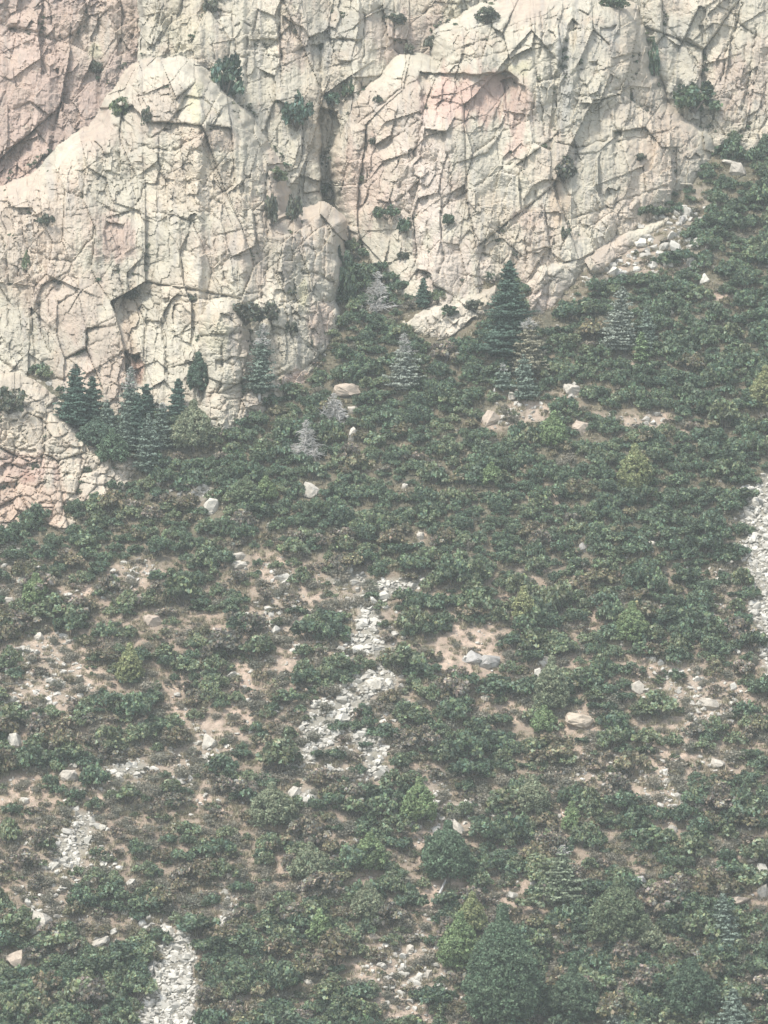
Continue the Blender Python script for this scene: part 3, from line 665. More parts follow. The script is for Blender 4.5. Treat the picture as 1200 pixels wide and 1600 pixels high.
# scree: the larger stones are things, the gravel between them is one mass
def scree_points(step, seed, thr=.45):
    r = np.random.RandomState(seed)
    gx = np.arange(-200, 1420, step); gy = np.arange(330, 1660, step*.75)
    A, B = np.meshgrid(gx, gy); A = (A+r.uniform(-.5, .5, A.shape)*step).ravel(); B = (B+r.uniform(-.5, .5, B.shape)*step*.75).ravel()
    m = scree_mask(A, B); m2 = rubble_mask(A, B); k = (r.uniform(0, 1, A.shape) < np.maximum(np.where((A > 1100) | (B > 1440), .95, sstep(-.55, .25, fbm(A/14, B/14, 55, 2)))*sstep(thr-.35, thr+.4, m), .24*m2*np.where((A > 880) & (B < 470), 1.15, 1.))) & ~cover(A, B)
    return A[k], B[k], r
protos_stone = [stone_mesh('scree_stone', 500+k, M['stone'], 14, .0, .85) for k in range(10)]
A, B, r = scree_points(5.2, 5)
yy = hill_y(A, B); X, Yw, Z = to_world(A, B, yy)
n = len(A); size = np.clip(r.lognormal(math.log(.40), .42, n), .2, 1.1)
size = size*np.where((A > 900) & (A < 1110) & (B < 460), 1.7, 1.)*np.where((A > 440) & (A < 700), 1.12, 1.)
SC = size[:, None]*np.stack([r.uniform(.8, 1.35, n), r.uniform(.8, 1.2, n), r.uniform(.65, 1.05, n)], -1)
RT = np.stack([r.uniform(-.5, .5, n)+.35, r.uniform(-.5, .5, n), r.uniform(0, 6.28, n)], -1)
PT = np.stack([X, Yw, Z+size*.18], -1)
inframe = (A > 4) & (A < 1196) & (B < 1596)
big = np.argsort(-(size*inframe))[:280]
isbig = np.zeros(n, bool); isbig[big] = True
for i in big:
    w = SC[i][0]/max(SC[i][2], .01)
    kd = 'flat pale stone ' if w > 1.75 else ('upright pale stone ' if w < 1.05 else 'pale blocky stone ')
    tag(link('stone', protos_stone[i % 10], None, PT[i], RT[i], SC[i]), kd+zone(A[i], B[i]), 'stone', 'larger stones in the rock chutes')
q = ~isbig
instancer('scree', PT[q], RT[q], SC[q], r.randint(0, 10, q.sum()), protos_stone, 'pale loose gravel and stones filling the rock chutes', 'gravel')
# loose stones sprinkled over the bare soil
r = np.random.RandomState(15)
A = r.uniform(-240, 1440, 26000); B = r.uniform(330, 1640, 26000)
k = (r.uniform(0, 1, 26000) < .16+.84*soil_mask(A, B)) & ~cover(A, B) & ((B > 880) | (r.uniform(0, 1, 26000) < .4)) & (fbm(A/40, B/40, 88, 2) > -.25); A, B = A[k], B[k]; n = len(A)
X, Yw, Z = to_world(A, B, hill_y(A, B)); size = np.clip(r.lognormal(math.log(.24), .5, n), .1, .9)
instancer('loose_stones', np.stack([X, Yw, Z+size*.25], -1), np.stack([r.uniform(-.4, .4, n), r.uniform(-.4, .4, n), r.uniform(0, 6.28, n)], -1),
          size[:, None]*np.stack([r.uniform(.8, 1.4, n), r.uniform(.8, 1.2, n), r.uniform(.6, 1.1, n)], -1), r.randint(0, 10, n), protos_stone, 'small loose stones scattered over the bare soil', 'stones')

# ------------------------------------------------------------------ plants
def leaf_quads(C, Nn, size, r, jitter=.8, aspect=1.0):
    """bent leaf faces at C facing roughly Nn"""
    n = len(C)
    N = Nn+r.normal(0, jitter, (n, 3)); N /= np.linalg.norm(N, axis=1)[:, None]+1e-9
    T = np.cross(N, r.normal(0, 1, (n, 3))); T /= np.linalg.norm(T, axis=1)[:, None]+1e-9
    Bq = np.cross(N, T)
    s = (size*r.uniform(.6, 1.35, n))[:, None]
    a = T*s*aspect; b = Bq*s
    V = np.stack([C-a*.5, C+b*.42-N*s*.1, C+a*.6, C-b*.42-N*s*.1], 1).reshape(-1, 3)
    F = np.arange(n*4).reshape(-1, 4)
    return V, F
def tube(pts, rad, sides=5):
    V = []; F = []
    for k, (p, rr) in enumerate(zip(pts, rad)):
        d = (Vector(pts[min(k+1, len(pts)-1)])-Vector(pts[max(k-1, 0)])).normalized()
        a = d.orthogonal().normalized(); b = d.cross(a)
        for q in range(sides):
            t = 2*math.pi*q/sides; V.append(tuple(Vector(p)+a*math.cos(t)*rr+b*math.sin(t)*rr))
    for k in range(len(pts)-1):
        for q in range(sides):
            F.append((k*sides+q, k*sides+(q+1) % sides, (k+1)*sides+(q+1) % sides, (k+1)*sides+q))
    return np.array(V, float), np.array(F, int)
class Bag:
    def __init__(s): s.V = []; s.F = []; s.T = []; s.M = []; s.n = 0
    def add(s, V, F, t, m=0):
        s.V.append(V); s.F.append(F+s.n); s.n += len(V); s.M.append(np.full(len(F), m))
        t = np.asarray(t, float)
        s.T.append(np.broadcast_to(t, (len(V), 3)) if t.ndim < 2 else t)
    def mesh(s, name, mats): return mesh_np(name, np.concatenate(s.V), np.concatenate(s.F), mats, np.concatenate(s.T), False, np.concatenate(s.M))
def shrub_mesh(name, seed, mat, lobes=22, per=58, leaf=.25, rx=1.9, hz=2.3, spread=.5, low=.5):
    """a multi-stemmed shrub about 2*rx wide: stems, and leaves in many uneven lobes of different tone"""
    r = np.random.RandomState(seed); b = Bag()
    for k in range(lobes):
        a = r.uniform(0, 6.28); d = rx*.88*math.sqrt(r.uniform(0, 1)); h = hz*(1-.55*(d/rx)**2)*r.uniform(low, 1.08)
        c = np.array([math.cos(a)*d, math.sin(a)*d, h*.8]); rad = r.uniform(.26, .5)*rx*.62
        n = int(per*r.uniform(.7, 1.3)*(rad/(.38*rx*.62))**2)
        D = r.normal(0, 1, (n, 3)); D[:, 2] = np.abs(D[:, 2])*1.1-.35; D /= np.linalg.norm(D, axis=1)[:, None]
        R = rad*(1-spread*r.uniform(0, 1, n)**1.6)
        C = c+D*R[:, None]*np.array([1, 1, 1.1]); C[:, 2] = np.maximum(C[:, 2], .05)
        V, F = leaf_quads(C, D, leaf, r)
        t = r.uniform(.6, 1.45, n)*r.choice([.6, .8, 1., 1.2, 1.5])
        hue = np.stack([t*r.uniform(.88, 1.25, n), t, t*r.uniform(.75, 1.15, n)], -1)
        b.add(V, F, np.repeat(hue, 4, 0), 0)
        if k % 2 == 0:
            V, F = tube([(0, 0, -.4), tuple(c*np.array([.5, .5, .45])), tuple(c)], [.07, .045, .02], 4); b.add(V, F, 1., 1)
    return b.mesh(name, [M[mat], M['bark']])
def twig_mesh(name, seed, mat, n=46, per=9, h=1.3):
    r = np.random.RandomState(seed); b = Bag()
    for k in range(n):
        a = r.uniform(0, 6.28); tl = r.uniform(.1, .95); L = h*r.uniform(.6, 1.1)
        d = np.array([math.cos(a)*tl, math.sin(a)*tl, 1.]); d /= np.linalg.norm(d)
        p0 = np.array([r.normal(0, .22), r.normal(0, .22), -.1]); p1 = p0+d*L
        V, F = tube([tuple(p0), tuple((p0+p1)/2+r.normal(0, .07, 3)), tuple(p1)], [.03, .022, .01], 3); b.add(V, F, r.uniform(.9, 1.8), 0)
        C = p0+d*L*r.uniform(.45, 1.05, (per, 1))+r.normal(0, .16, (per, 3)); C[:, 2] = np.maximum(C[:, 2], .03)
        V, F = leaf_quads(C, np.tile(d, (per, 1)), .20, r, 1.2); t = r.uniform(.7, 1.35, per)[:, None]*np.array([1, 1., .95]); b.add(V, F, np.repeat(t, 4, 0), 0)
    return b.mesh(name, [M[mat]])
def tuft_mesh(name, seed, mat):
    r = np.random.RandomState(seed); b = Bag(); n = 60
    a = r.uniform(0, 6.28, n); D = np.stack([np.cos(a)*.55, np.sin(a)*.55, np.ones(n)], -1)*r.uniform(.25, .6, (n, 1)); P = np.stack([r.normal(0, .25, n), r.normal(0, .25, n), np.full(n, -.05)], -1)
    S = np.stack([-np.sin(a), np.cos(a), a*0], -1)*.05
    V = np.stack([P-S, P+S, P+D+S*.3, P+D-S*.3], 1).reshape(-1, 3)
    b.add(V, np.arange(n*4).reshape(-1, 4), np.repeat(r.uniform(.7, 1.4, n)[:, None]*np.ones(3), 4, 0)); return b.mesh(name, [M[mat]])

OAKS = []
for kind, ns in (('oak_dark', 5), ('oak_mid', 4), ('oak_olive', 3), ('oak_grey', 3)):
    for k in range(ns): OAKS.append((kind, shrub_mesh('oak_shrub', 40+len(OAKS)*3, kind, 22+k % 3*3, 36, .36, 1.9, 2.1+.45*(k % 3))))
SCRUBS = [twig_mesh('grey_scrub', 140+k, 'scrub') for k in range(5)]
SPARSE = [shrub_mesh('scrub_low', 170+k, 'scrub' if k < 2 else ('oak_olive', 'oak_mid')[k % 2], 12, 30, .27, 1.15, 1.15, .8) for k in range(4)]
TUFTS = [tuft_mesh('grass_tuft', 190+k, 'grass') for k in range(3)]

TREES = [ # base px, base py, height px, width px, kind, material, bare top, label
 (142,676,84,42,'fir','fir_dark',0,'dark fir second from the left in the cliff foot group'),
 (168,694,66,44,'fir','fir_blue',.1,'ragged grey fir in the middle of the cliff foot group'),
 (214,704,84,38,'fir','fir_dark',0,'slim dark fir just right of the narrow blue grey one'),
 (252,706,74,40,'fir','fir_blue',.15,'grey green fir at the right end of the cliff foot group'),
 (176,726,54,50,'pine','pine_dark',0,'low dark bushy pine at the front of the cliff foot group'),
 (117,668,95,52,'fir','fir_dark',.08,'dark fir at the left end of the group against the cliff foot'),
 (201,694,116,46,'fir','fir_blue',.30,'tall thin topped grey fir in the cliff foot group'),
 (196,716,76,30,'fir','fir_blue',0,'narrow blue grey fir in front of the tall thin topped one'),
 (229,742,92,40,'fir','fir_blue',0,'pale pointed fir at the front of the cliff foot group'),
 (228,652,50,32,'fir','fir_dark',0,'short dark fir behind the pale pointed one'),
 (277,652,58,30,'fir','fir_dark',0,'small dark teal fir standing before the cracked cliff foot'),
 (302,706,78,66,'pine','pine_grey',0,'bushy grey green pine left of the rounded block stack'),
 (150,700,46,60,'pine','fir_dark',0,'dark rounded evergreen low in the cliff foot group'),
 (310,616,64,32,'pine','fir_dark',0,'dark evergreen in the cleft left of the block stack'),
 (405,622,112,44,'fir','fir_blue',.32,'tall grey fir growing against the rounded block stack'),
 (588,490,64,36,'snag','fir_pale',1,'silvery dead conifer at the mouth of the gully'),
 (632,614,90,52,'fir','fir_pale',.34,'silver fir with a bare dead top on the slope below the gully'),
 (480,716,58,44,'snag','fir_pale',1,'pale dead conifer with stubby branches near the white boulder'),
 (522,664,48,44,'snag','fir_pale',1,'grey bare bushy snag beside the tan flat topped boulder'),
 (660,482,46,20,'fir','fir_dark',0,'tiny dark fir on the rock left of the long ledge'),
 (793,566,152,78,'fir','fir_dark',0,'tallest dark fir beside the rounded rock knob'),
 (826,590,90,62,'fir','fir_brown',.22,'brownish spreading fir in front of the tallest dark fir'),
 (822,628,72,38,'fir','fir_blue',.1,'silver green fir below the brownish spreading one'),
 (787,612,44,26,'fir','fir_blue',.3,'thin grey fir left of the silver green one'),
 (966,552,100,58,'fir','fir_pale',0,'big silver fir standing out of the right hand thicket'),
 (1011,552,70,36,'fir','fir_blue',0,'slim green fir right of the big silver one'),
 (1002,566,46,26,'fir','pine',0,'short light green fir at the foot of the slim one'),
 (865,700,56,42,'pine','pine',0,'light green small pine on the bank in mid slope'),
 (992,770,74,52,'pine','pine_olive',0,'olive yellow pine below the bare bank'),
 (818,972,54,34,'pine','pine_olive',0,'small yellow green pine above the bare knoll'),
 (988,1006,62,52,'pine','pine',0,'round green pine left of the scree field'),
 (203,1072,64,40,'pine','pine_olive',0,'bright olive juniper alone on the sparse lower left slope'),
 (768,760,36,34,'pine','pine',0,'small light green bushy pine in mid slope thicket'),
 (655,1288,70,54,'pine','pine',0,'green pine right of the end of the central chute'),
 (577,1362,60,52,'pine','pine',0,'rounded green pine below the central chute'),
 (500,1476,54,38,'pine','pine',0,'small round green pine at bottom centre'),
 (575,1438,58,54,'pine','pine_grey',0,'dull grey green pine below the rounded green one'),
 (485,1378,58,64,'pine','pine_grey',0,'broad dull pine left of the rounded green one'),
 (700,1380,94,76,'pine','pine_dark',0,'dark rounded evergreen under the slanted white rock'),
 (832,1272,58,54,'pine','pine_grey',0,'grey green pine on the lower right slope'),
 (893,1300,46,28,'pine','pine',0,'small bright green juniper right of the grey green pine'),
 (880,1414,90,60,'fir','pine_grey',.16,'bushy fir with bare whitish top on the lower right'),
 (738,1462,66,42,'pine','pine_olive',0,'bright green pine behind the large bottom tree'),
 (718,1520,92,64,'pine','pine',0,'light green pine at the left shoulder of the large bottom tree'),
 (785,1612,196,116,'pine','pine_dark',0,'large dark green tree at the bottom'),
 (1136,1478,78,48,'fir','fir_blue',0,'pale green spruce in the bottom right corner'),
 (962,1622,56,42,'fir','fir_pale',0,'pale spruce tip at the bottom edge'),
 (1012,1484,44,54,'pine','pine_grey',0,'pale green bushy pine left of the corner spruce'),
 (1146,1634,86,66,'fir','fir_blue',0,'blue green fir cut by the bottom edge at the right'),
 (1196,642,68,48,'pine','pine_olive',0,'olive pine at the right edge'),
 (425,1294,68,74,'pine','pine_grey',0,'broad olive grey pine left of the chute tail'),
 (862,1114,86,52,'pine','pine_grey',0,'tall grey green pine beside the upright rock pair'),
 (850,1146,42,40,'pine','pine',0,'small green pine at the foot of the tall grey green one'),
 (55,944,46,38,'pine','pine',0,'small green pine near the left edge under the red outcrop'),
 (965,1478,104,92,'pine','oak_mid',0,'wide dark green tree left of the bottom right corner'),
 (1080,1590,90,84,'pine','oak_dark',0,'dark evergreen between the two corner spruces'),
 (895,1600,90,80,'pine','oak_dark',0,'dark rounded evergreen right of the large bottom tree'),
 (385,786,40,50,'pine','oak_mid',0,'bushy green tree below the rounded block stack'),
 (415,782,36,34,'pine','pine',0,'light green bushy tree left of the white boulder'),
]
def thick(A, B):
    """share of ground under oak, 0..1, from how the photograph's slope is overgrown"""
    d = np.full(A.shape, .62)
    up = sstep(960, 820, B); d = d+.42*up
    rt = sstep(1010, 1060, A)*sstep(1130, 1040, B); d = np.maximum(d, rt)
    ll = sstep(500, 420, A)*sstep(850, 940, B)*sstep(1420, 1380, B); d = d-.22*ll
    lr = sstep(600, 680, A)*sstep(960, 1040, B); d = d-.10*lr
    d = d-.25*sstep(560, 480, A)*sstep(1230, 1280, B)*sstep(1450, 1400, B)
    d = np.where((A < 470) & (B > 1440) & (A > 30), np.maximum(d, .92), d)
    d = np.where((A > 880) & (B > 1400), .95, d)
    d = d+.5*fbm(A/70, B/55, 301, 3)*np.where(up > .5, .35, .8)+.75*fbm(A/26, B/20, 305, 2)*np.where((up > .5) | (rt > .5), .5, 1.)
    return d
r = np.random.RandomState(21)
sx, sy = 19., 11.
gx = np.arange(-330, 1540, sx); gy = np.arange(180, 1690, sy)
A, B = np.meshgrid(gx, gy); A = (A+r.uniform(-.6, .6, A.shape)*sx).ravel(); B = (B+r.uniform(-.6, .6, B.shape)*sy).ravel()
u = r.uniform(0, 1, A.shape)
free = ~cover(A, B+2) & (scree_mask(A, B) < np.where((A > 1100) | (B > 1440), r.uniform(.15, .4, A.shape), r.uniform(.3, 1.5, A.shape))) & ((scree_mask(A, B-10) < .6) | ((r.uniform(0, 1, A.shape) < .3) & (A < 1100) & (B < 1440)))
oakp = thick(A, B)*(1-1.05*soil_mask(A, B))*(1-.7*rubble_mask(A, B))
for P_ in (LEDGE, HUMP, RAMP):                      # bare rock shelves stay open
    free &= (sdf(A, B-15, P_) < -5) & (sdf(A, B-5, P_) < -5)
for (px, py, w, h, *_r) in BOULDERS:          # keep the boulders in sight
    free &= ~((np.abs(A-px) < w*.5+6) & (B > py-h*.2) & (B < py+h*.5+15))
for (px, py, th, tw, kd_, *_r) in TREES:      # and the trees
    free &= ~((np.abs(A-px) < tw*.42) & (B > py-3) & (B < py+13))
k = free & (u < oakp)
SA, SB = A[~k & free], B[~k & free]
A, B = A[k], B[k]; n = len(A)
yy = hill_y(A, B); X, Yw, Z = to_world(A, B, yy)
size = np.clip(r.lognormal(math.log(.92), .34, n), .4, 1.75)*np.where(B > 900, 1.06, np.where(A > 1010, .98, .90))
tone = fbm(A/90, B/70, 401, 3)+.5*r.normal(0, 1, n)+.42*sstep(800, 1000, B)+.22*sstep(620, 300, A)*sstep(820, 950, B)*sstep(1520, 1400, B)-.35*sstep(900, 1100, A)*sstep(1100, 900, B)
idx = np.where(tone < .38, r.randint(0, 5, n), np.where(tone < .85, 5+r.randint(0, 4, n), np.where(tone < 1.2, 9+r.randint(0, 3, n), 12+r.randint(0, 3, n))))
SC = size[:, None]*np.stack([r.uniform(.85, 1.2, n), r.uniform(.85, 1.2, n), r.uniform(.8, 1.25, n)], -1)
RT = np.stack([np.zeros(n), np.zeros(n), r.uniform(0, 6.28, n)], -1); PT = np.stack([X, Yw, Z-.15], -1)
inf = (A > 15) & (A < 1185) & (B > 260) & (B < 1600)
big = np.argsort(-(size*inf))[:300]; isbig = np.zeros(n, bool); isbig[big] = True
TONE = {'oak_dark': 'dark green scrub oak', 'oak_mid': 'mid green scrub oak', 'oak_olive': 'olive scrub oak', 'oak_grey': 'grey brown scrub oak'}
for i in big:
    kd, me = OAKS[idx[i]]; z = zone(A[i], B[i])
    tag(link('oak_shrub', me, None, PT[i], RT[i], SC[i]), TONE[kd]+' '+z, 'shrub', 'large scrub oaks on the hillside')
q = ~isbig
instancer('oak_thicket', PT[q], RT[q], SC[q], idx[q], [m for _, m in OAKS], 'mass of scrub oak covering the hillside', 'shrubs')
# grey scrub, low bushes and dry grass between the oaks
n2 = len(SA); u = r.uniform(0, 1, n2); so = soil_mask(SA, SB)
k = u < (.95-.55*so)*np.where(SB > 880, .8, 1.)
a, b = SA[k], SB[k]; a = np.concatenate([a]+[a+r.uniform(-11, 11, len(a)) for _ in range(1)]); b = np.concatenate([b]+[b+r.uniform(-7, 7, len(b)) for _ in range(1)]); n2 = len(a)
X, Yw, Z = to_world(a, b, hill_y(a, b)); size2 = np.clip(r.lognormal(math.log(.80), .32, n2), .35, 1.6)
id2 = r.randint(0, 9, n2)
PT2 = np.stack([X, Yw, Z-.05], -1); RT2 = np.stack([np.zeros(n2), np.zeros(n2), r.uniform(0, 6.28, n2)], -1); SC2 = size2[:, None]*np.stack([r.uniform(.9, 1.4, n2), r.uniform(.9, 1.4, n2), r.uniform(.75, 1.2, n2)], -1)
inf = (a > 10) & (a < 1190) & (b > 260) & (b < 1590)
big2 = np.argsort(-(size2*inf))[:240]; isb = np.zeros(n2, bool); isb[big2] = True
LOWS = SCRUBS+SPARSE
for i in big2:
    z = zone(a[i], b[i]); kd = 'grey twiggy bush' if id2[i] < 7 else 'small olive bush'
    tag(link('scrub_bush', LOWS[id2[i]], None, PT2[i], RT2[i], SC2[i]), kd+' '+z, 'bush', 'low bushes between the oaks')
q = ~isb
instancer('low_scrub', PT2[q], RT2[q], SC2[q], id2[q], LOWS, 'low grey and olive brush between the oaks', 'brush')
A3 = r.uniform(-280, 1480, 33000); B3 = r.uniform(240, 1660, 33000); k = ~cover(A3, B3) & (scree_mask(A3, B3) < .3) & (r.uniform(0, 1, 33000) < 1-.45*soil_mask(A3, B3)); A3, B3 = A3[k], B3[k]; n3 = len(A3)
X, Yw, Z = to_world(A3, B3, hill_y(A3, B3)); s3 = r.uniform(.6, 1.5, n3)
instancer('dry_grass', np.stack([X, Yw, Z], -1), np.stack([np.zeros(n3), np.zeros(n3), r.uniform(0, 6.28, n3)], -1), np.repeat(s3[:, None], 3, 1), r.randint(0, 3, n3), TUFTS, 'dry yellowish grass tufts between the shrubs', 'grass')

# ------------------------------------------------------------------ trees
def conifer(seed, H, W, bare=0., dense=1., droop=.35, dead=False):
    """crown mesh bag and wood bag of a conifer H metres tall and W wide; bare = share of the top without needles"""
    r = np.random.RandomState(seed); cr = Bag(); wd = Bag()
    lean = r.normal(0, .028, 2)*H
    V, F = tube([(0, 0, -.6), (lean[0]*.3, lean[1]*.3, H*.35), (lean[0]*.7, lean[1]*.7, H*.75), (lean[0], lean[1], H)], [H*.018+.06, H*.014+.04, H*.006+.03, .02], 7); wd.add(V, F, 1.)
    nw = int(H*1.8*dense)+8
    for k in range(nw):
        t = (k+.5)/nw; z = H*(.07+.92*t)
        prof = (1-t)**.68*(.55+.65*r.uniform())*(1+.18*math.sin(k*1.3+seed))*min(1, .45+t*5)
        L0 = W*.5*prof+.16
        nb = int((5+4*(1-t))*(1 if dead else 1.25))
        for q in range(nb):
            a = 6.283*q/nb+r.uniform(-.4, .4)+k*1.9; L = L0*r.uniform(.68, 1.14)
            isdead = dead or t > 1-bare
            up = .25 if t > .8 else -droop*r.uniform(.5, 1.2)
            d = np.array([math.cos(a), math.sin(a), up*.55]); p0 = np.array([lean[0]*t, lean[1]*t, z])
            p1 = p0+d*L*.6; p2 = p0+d*L+np.array([0, 0, .14*L])
            if isdead or L > W*.22:
                V, F = tube([tuple(p0), tuple(p1), tuple(p2)], ([.085, .06, .03] if isdead else [.04, .025, .01]), 3); wd.add(V, F, 1.)
            if isdead:
                for _ in range(5 if dead else 4):
                    s = r.uniform(.3, .95); e = p0+(p2-p0)*s; g = d*r.uniform(.1, .4)*L+r.normal(0, .16*L+.05, 3)
                    V, F = tube([tuple(e), tuple(e+g)], [.05, .02], 3); wd.add(V, F, 1.)
                if dead: continue
                if r.uniform() > .25: continue
            m = max(6, int(L*12*dense))
            s = r.uniform(.12, 1.05, m)[:, None]
            C = p0+(p2-p0)*s+np.array([0, 0, -.05])*L*np.sin(s*3)
            side = np.array([-math.sin(a), math.cos(a), 0])
            C = C+side*(r.normal(0, .17, (m, 1))*L*(1.1-.6*s))+r.normal(0, .05, (m, 3))
            V, F = leaf_quads(C, np.tile([0, 0, 1.], (m, 1))+d*.5, .36, r, .55, 1.25)
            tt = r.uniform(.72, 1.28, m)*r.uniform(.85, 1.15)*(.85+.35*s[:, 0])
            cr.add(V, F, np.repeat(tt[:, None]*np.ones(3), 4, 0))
    return cr, wd
def pinyon(seed, H, W):
    """a round-headed small pine or juniper: tight tufts on a broad egg-shaped crown"""
    r = np.random.RandomState(seed); cr = Bag(); wd = Bag()
    V, F = tube([(0, 0, -.6), (r.normal(0, .1), r.normal(0, .1), H*.4), (0, 0, H*.85)], [H*.03+.06, H*.02+.04, .03], 6); wd.add(V, F, 1.)
    n = int(36+11*W*H*.5)
    for k in range(n):
        t = r.uniform(0, 1)**.85; z = H*(.12+.82*t); rad = W*.5*math.sin(min(1, .18+t*.95)*math.pi)**.55*(1-.42*t)*r.uniform(.62, 1.08)
        a = r.uniform(0, 6.283); c = np.array([math.cos(a)*rad, math.sin(a)*rad, z]); s = r.uniform(.4, .8)*(.55+.06*W)
        m = int(36*r.uniform(.7, 1.3)); D = r.normal(0, 1, (m, 3)); D[:, 2] = D[:, 2]*.8+.3; D /= np.linalg.norm(D, axis=1)[:, None]
        C = c+D*s*r.uniform(.55, 1., (m, 1)); V, F = leaf_quads(C, D, .33, r, .7, 1.2)
        tt = r.uniform(.7, 1.3, m)*r.choice([.75, .9, 1., 1.1, 1.3]); hue = np.stack([tt*r.uniform(.92, 1.15, m), tt, tt*.95], -1)
        cr.add(V, F, np.repeat(hue, 4, 0))
        if k % 4 == 0:
            V, F = tube([(0, 0, z*.6), tuple(c)], [.06, .02], 3); wd.add(V, F, 1.)
    return cr, wd
for i, (px, py, h, w, kind, mat, bare, lab) in enumerate(TREES):
    rock = py < 925 and bool(cover(px, py))
    p = on_cliff(px, py) if rock else on_hill(px, py)
    s = mpp(p.y); H, W = h*s*1.06, w*s*(1.1 if kind == 'pine' else 1.2)
    if kind == 'pine': cr, wd = pinyon(900+i, H, W)
    else: cr, wd = conifer(900+i, H, W, 0 if kind == 'snag' else bare, 1.7 if mat == 'fir_dark' else 1.2, .35, kind == 'snag')
    root = link('dead_conifer' if kind == 'snag' else ('fir_tree' if kind == 'fir' else 'pine_tree'), None, None, p-Vector((0, 0, .1)), (0, 0, random.uniform(0, 6.28)))
    tag(root, lab, 'tree')
    link('trunk', wd.mesh('trunk', [M['dead' if kind == 'snag' or bare > .1 else 'bark']]), root)
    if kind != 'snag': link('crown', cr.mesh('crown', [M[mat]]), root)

# shrubs rooted in cracks and on ledges of the cliffs
CLIFF_SHRUBS = [ # base px, py, w, h, kind, label
 (352,146,62,62,'fir_dark','dark green evergreen bush on top of the domed buttress'),
 (464,196,54,52,'fir_dark','dark evergreen bush in the cliff corner between the buttresses'),
 (520,164,30,22,'fir_dark','small dark bush left of the overhang buttress shoulder'),
 (546,150,26,28,'oak_dark','dark bush touching the overhang buttress shoulder'),
 (1085,170,78,44,'oak_dark','wide dark bush on the ledge below the upper slabs'),
 (1020,118,26,56,'oak_dark','tall narrow bush in the cleft left of the upper slabs'),
 (880,278,54,40,'brush','grey green bush in the hollow of the overhang buttress'),
 (604,340,46,22,'oak_dark','flat dark bush on the ledge at the foot of the pink columns'),
 (634,362,30,24,'oak_dark','small dark bush right of the flat ledge bush'),
 (384,502,72,34,'brush','long dark grey bush above the rounded block stack'),
 (425,500,34,34,'brush','grey bush right of the long dark grey one'),
 (432,282,34,22,'oak_mid','small green bush on the upper right of the left buttress'),
 (462,342,32,44,'brush','tall grey green bush in the crack of the left buttress'),
 (424,346,24,50,'brush','narrow grey bush in the long crack of the left buttress'),
 (190,182,44,32,'oak_mid','green bush in the notch left of the dome'),
 (150,112,32,22,'brush','grey green bush on the pinkish wall'),
 (74,350,28,20,'brush','small dark bush on the left shoulder of the buttress'),
 (41,424,16,38,'oak_mid','green strip of bush in a left buttress crack'),
 (204,466,32,18,'brush','small bush at the head of the brown crack'),
 (640,84,24,20,'brush','round bush on the pink ledge at the top'),
 (674,74,26,22,'brush','second round bush on the pink ledge at the top'),
 (616,38,40,20,'brush','dark bush along the upper ledge'),
 (760,34,44,26,'brush','grey bush on top of the overhang buttress'),
 (330,18,36,28,'brush','dark bush at the top edge'),
 (958,12,50,24,'oak_dark','green bush at the top edge above the overhang buttress'),
 (630,405,22,14,'brush','little bush on the face under the ledge bush'),
 (700,350,22,18,'oak_dark','small dark bush on the overhang buttress face'),
 (884,372,24,22,'brush','small grey bush on the tan streak'),
 (455,460,20,16,'brush','small bush on the stacked blocks of the left buttress'),
 (455,520,26,22,'brush','grey bush above the smooth block of the left buttress'),
 (482,545,16,22,'brush','little bush in a crack of the left buttress corner'),
 (15,640,66,44,'brush','dark grey bush on top of the red outcrop at the left edge'),
 (300,470,18,14,'brush','tiny bush on the left buttress face'),
 (1150,250,50,34,'oak_dark','dark bush at the foot of the upper slabs'),
 (540,470,40,60,'oak_dark','dark bush filling the top of the gully'),
 (535,420,30,40,'oak_dark','dark bush high in the gully'),
 (700,492,34,16,'oak_dark','dark bush behind the long ledge'),
 (740,482,36,16,'brush','grey bush behind the right end of the long ledge'),
 (1000,250,30,12,'brush','small bush on the right shoulder of the overhang buttress'),
 (230,190,20,30,'brush','grey bush left of the dome'),
 (590,160,18,14,'brush','tiny bush on the shoulder of the overhang buttress'),
 (585,225,20,12,'brush','tiny bush above the pink columns'),
]
CS = {k: [shrub_mesh('cliff_shrub', 700+j*7+len(k), k, 26, 34, .36, 1.9, 2.1, .5, .05) for j in range(4)] for k in ('fir_dark', 'oak_dark', 'oak_mid', 'brush')}
for i, (px, py, w, h, mat, lab) in enumerate(CLIFF_SHRUBS):
    p = on_cliff(px, py-2); s = mpp(p.y)
    k = w*s/3.9
    tag(link('cliff_shrub', CS[mat][i % 4], None, p+Vector((0, -k*.5, -.3)), (0, 0, i*1.7), (k, k*.9, h*s/2.2)), lab, 'bush')

# tufts of green in the joints of the cliffs
def box_mean(a, n):
    c = np.cumsum(np.cumsum(np.pad(a, ((n+1, n), (n+1, n)), mode='edge'), 0), 1); w = 2*n+1
    return (c[w:, w:]-c[:-w, w:]-c[w:, :-w]+c[:-w, :-w])/(w*w)
r = np.random.RandomState(77)
CL = np.minimum(COMP, HILL+30); pit = CL-box_mean(CL, 9)
ok = (pit > .75) & (pit < 3.5) & (COMP < HILL-1) & (FX > -40) & (FX < 1240) & (FY > -20)
ci, cj = np.nonzero(ok); w = vnoise(FUX[ci, cj]/9, FUY[ci, cj]/9, 512) > .12; ci, cj = ci[w], cj[w]
pk_ = r.permutation(len(ci))[:420]; ci, cj = ci[pk_], cj[pk_]; n4 = len(ci)
X, Yw, Z = to_world(FX[ci, cj], FY[ci, cj], COMP[ci, cj]); s4 = np.clip(r.lognormal(math.log(.42), .4, n4), .18, 1.1)
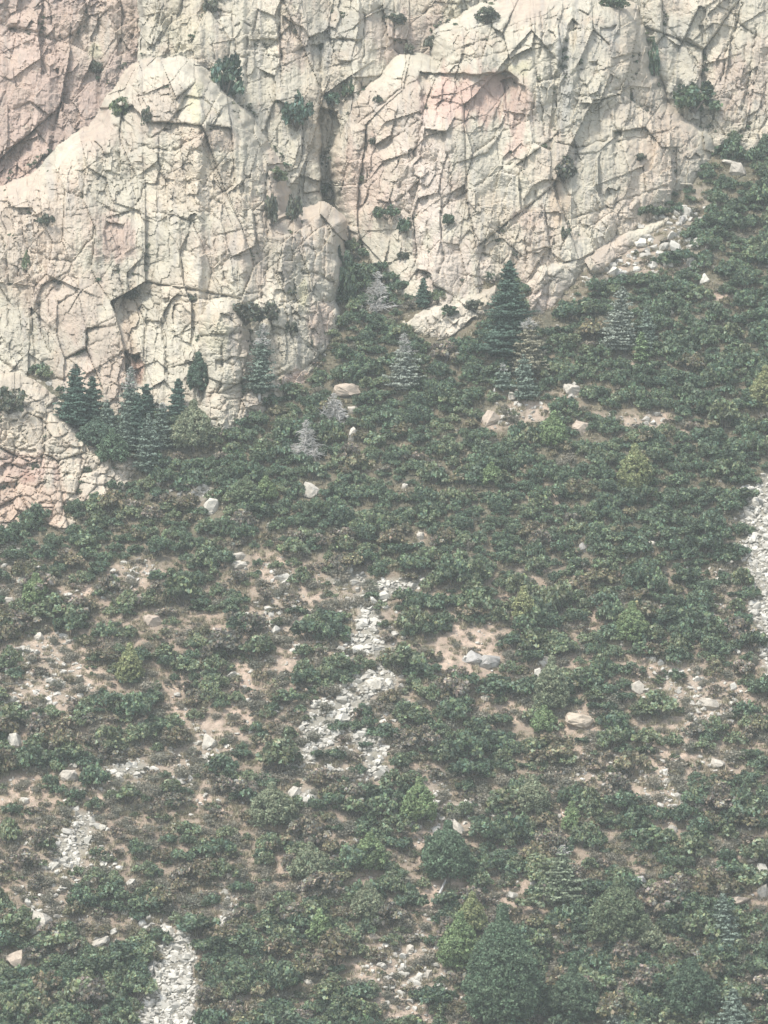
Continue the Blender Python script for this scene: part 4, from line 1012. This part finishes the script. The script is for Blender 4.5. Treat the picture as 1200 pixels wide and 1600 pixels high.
instancer('crack_greenery', np.stack([X, Yw-.25, Z-s4*.4], -1), np.stack([np.zeros(n4), np.zeros(n4), r.uniform(0, 6.28, n4)], -1), np.repeat(s4[:, None], 3, 1), r.randint(0, 3, n4),
          [shrub_mesh('crack_tuft', 820+q, ('brush', 'oak_dark', 'oak_mid')[q], 10, 26, .27, 1.15, 1.2, .7, .1) for q in range(3)], 'small green tufts rooted in the joints of the cliffs', 'plants')

# fallen log and stump
p0, p1 = on_hill(697, 1378)+Vector((0, -.3, .5)), on_hill(682, 1408)+Vector((0, -.3, .35))
V, F = tube([tuple(p0), tuple((p0+p1)/2+Vector((.1, 0, .1))), tuple(p1)], [.14, .2, .24], 8)
tag(link('fallen_log', mesh_np('fallen_log', V, F, [M['dead']])), 'grey fallen log slanting across bare soil below the dark oak', 'log')
p = on_hill(952, 1246); V, F = tube([tuple(p+Vector((0, 0, -.3))), tuple(p+Vector((.05, 0, 1.2))), tuple(p+Vector((.2, 0, 2.5)))], [.34, .3, .2], 8)
tag(link('tree_stump', mesh_np('tree_stump', V, F, [M['dead']])), 'pale broken stump upright on the lower right slope', 'stump')
p = on_hill(772, 618); V, F = tube([tuple(p+Vector((0, 0, -.3))), tuple(p+Vector((.05, 0, .8))), tuple(p+Vector((.12, 0, 1.4)))], [.3, .22, .1], 8)
tag(link('tree_stump', mesh_np('tree_stump', V, F, [M['dead']])), 'tiny white stump in the thicket under the ledge', 'stump')

# ------------------------------------------------------------------ haze: the air between the lens and the mountain
hx, y0, y1, z0, z1 = 1000, -2300, 260, -126, 175
V = [(x, y, z) for z in (z0, z1) for y in (y0, y1) for x in (-hx, hx)]
F = [(0, 2, 3, 1), (4, 5, 7, 6), (0, 1, 5, 4), (2, 6, 7, 3), (0, 4, 6, 2), (1, 3, 7, 5)]
m = bpy.data.materials.new('haze_air'); m.use_nodes = True; n = m.node_tree; n.nodes.clear()
pv = n.nodes.new('ShaderNodeVolumePrincipled'); pv.inputs['Density'].default_value = .00017; pv.inputs['Color'].default_value = (.86, .93, .89, 1)
out = n.nodes.new('ShaderNodeOutputMaterial'); n.links.new(pv.outputs[0], out.inputs['Volume'])
tag(link('haze', mesh_np('haze', V, F, [m])), 'thin pale haze in the air over the slope', 'haze', None, 'stuff')
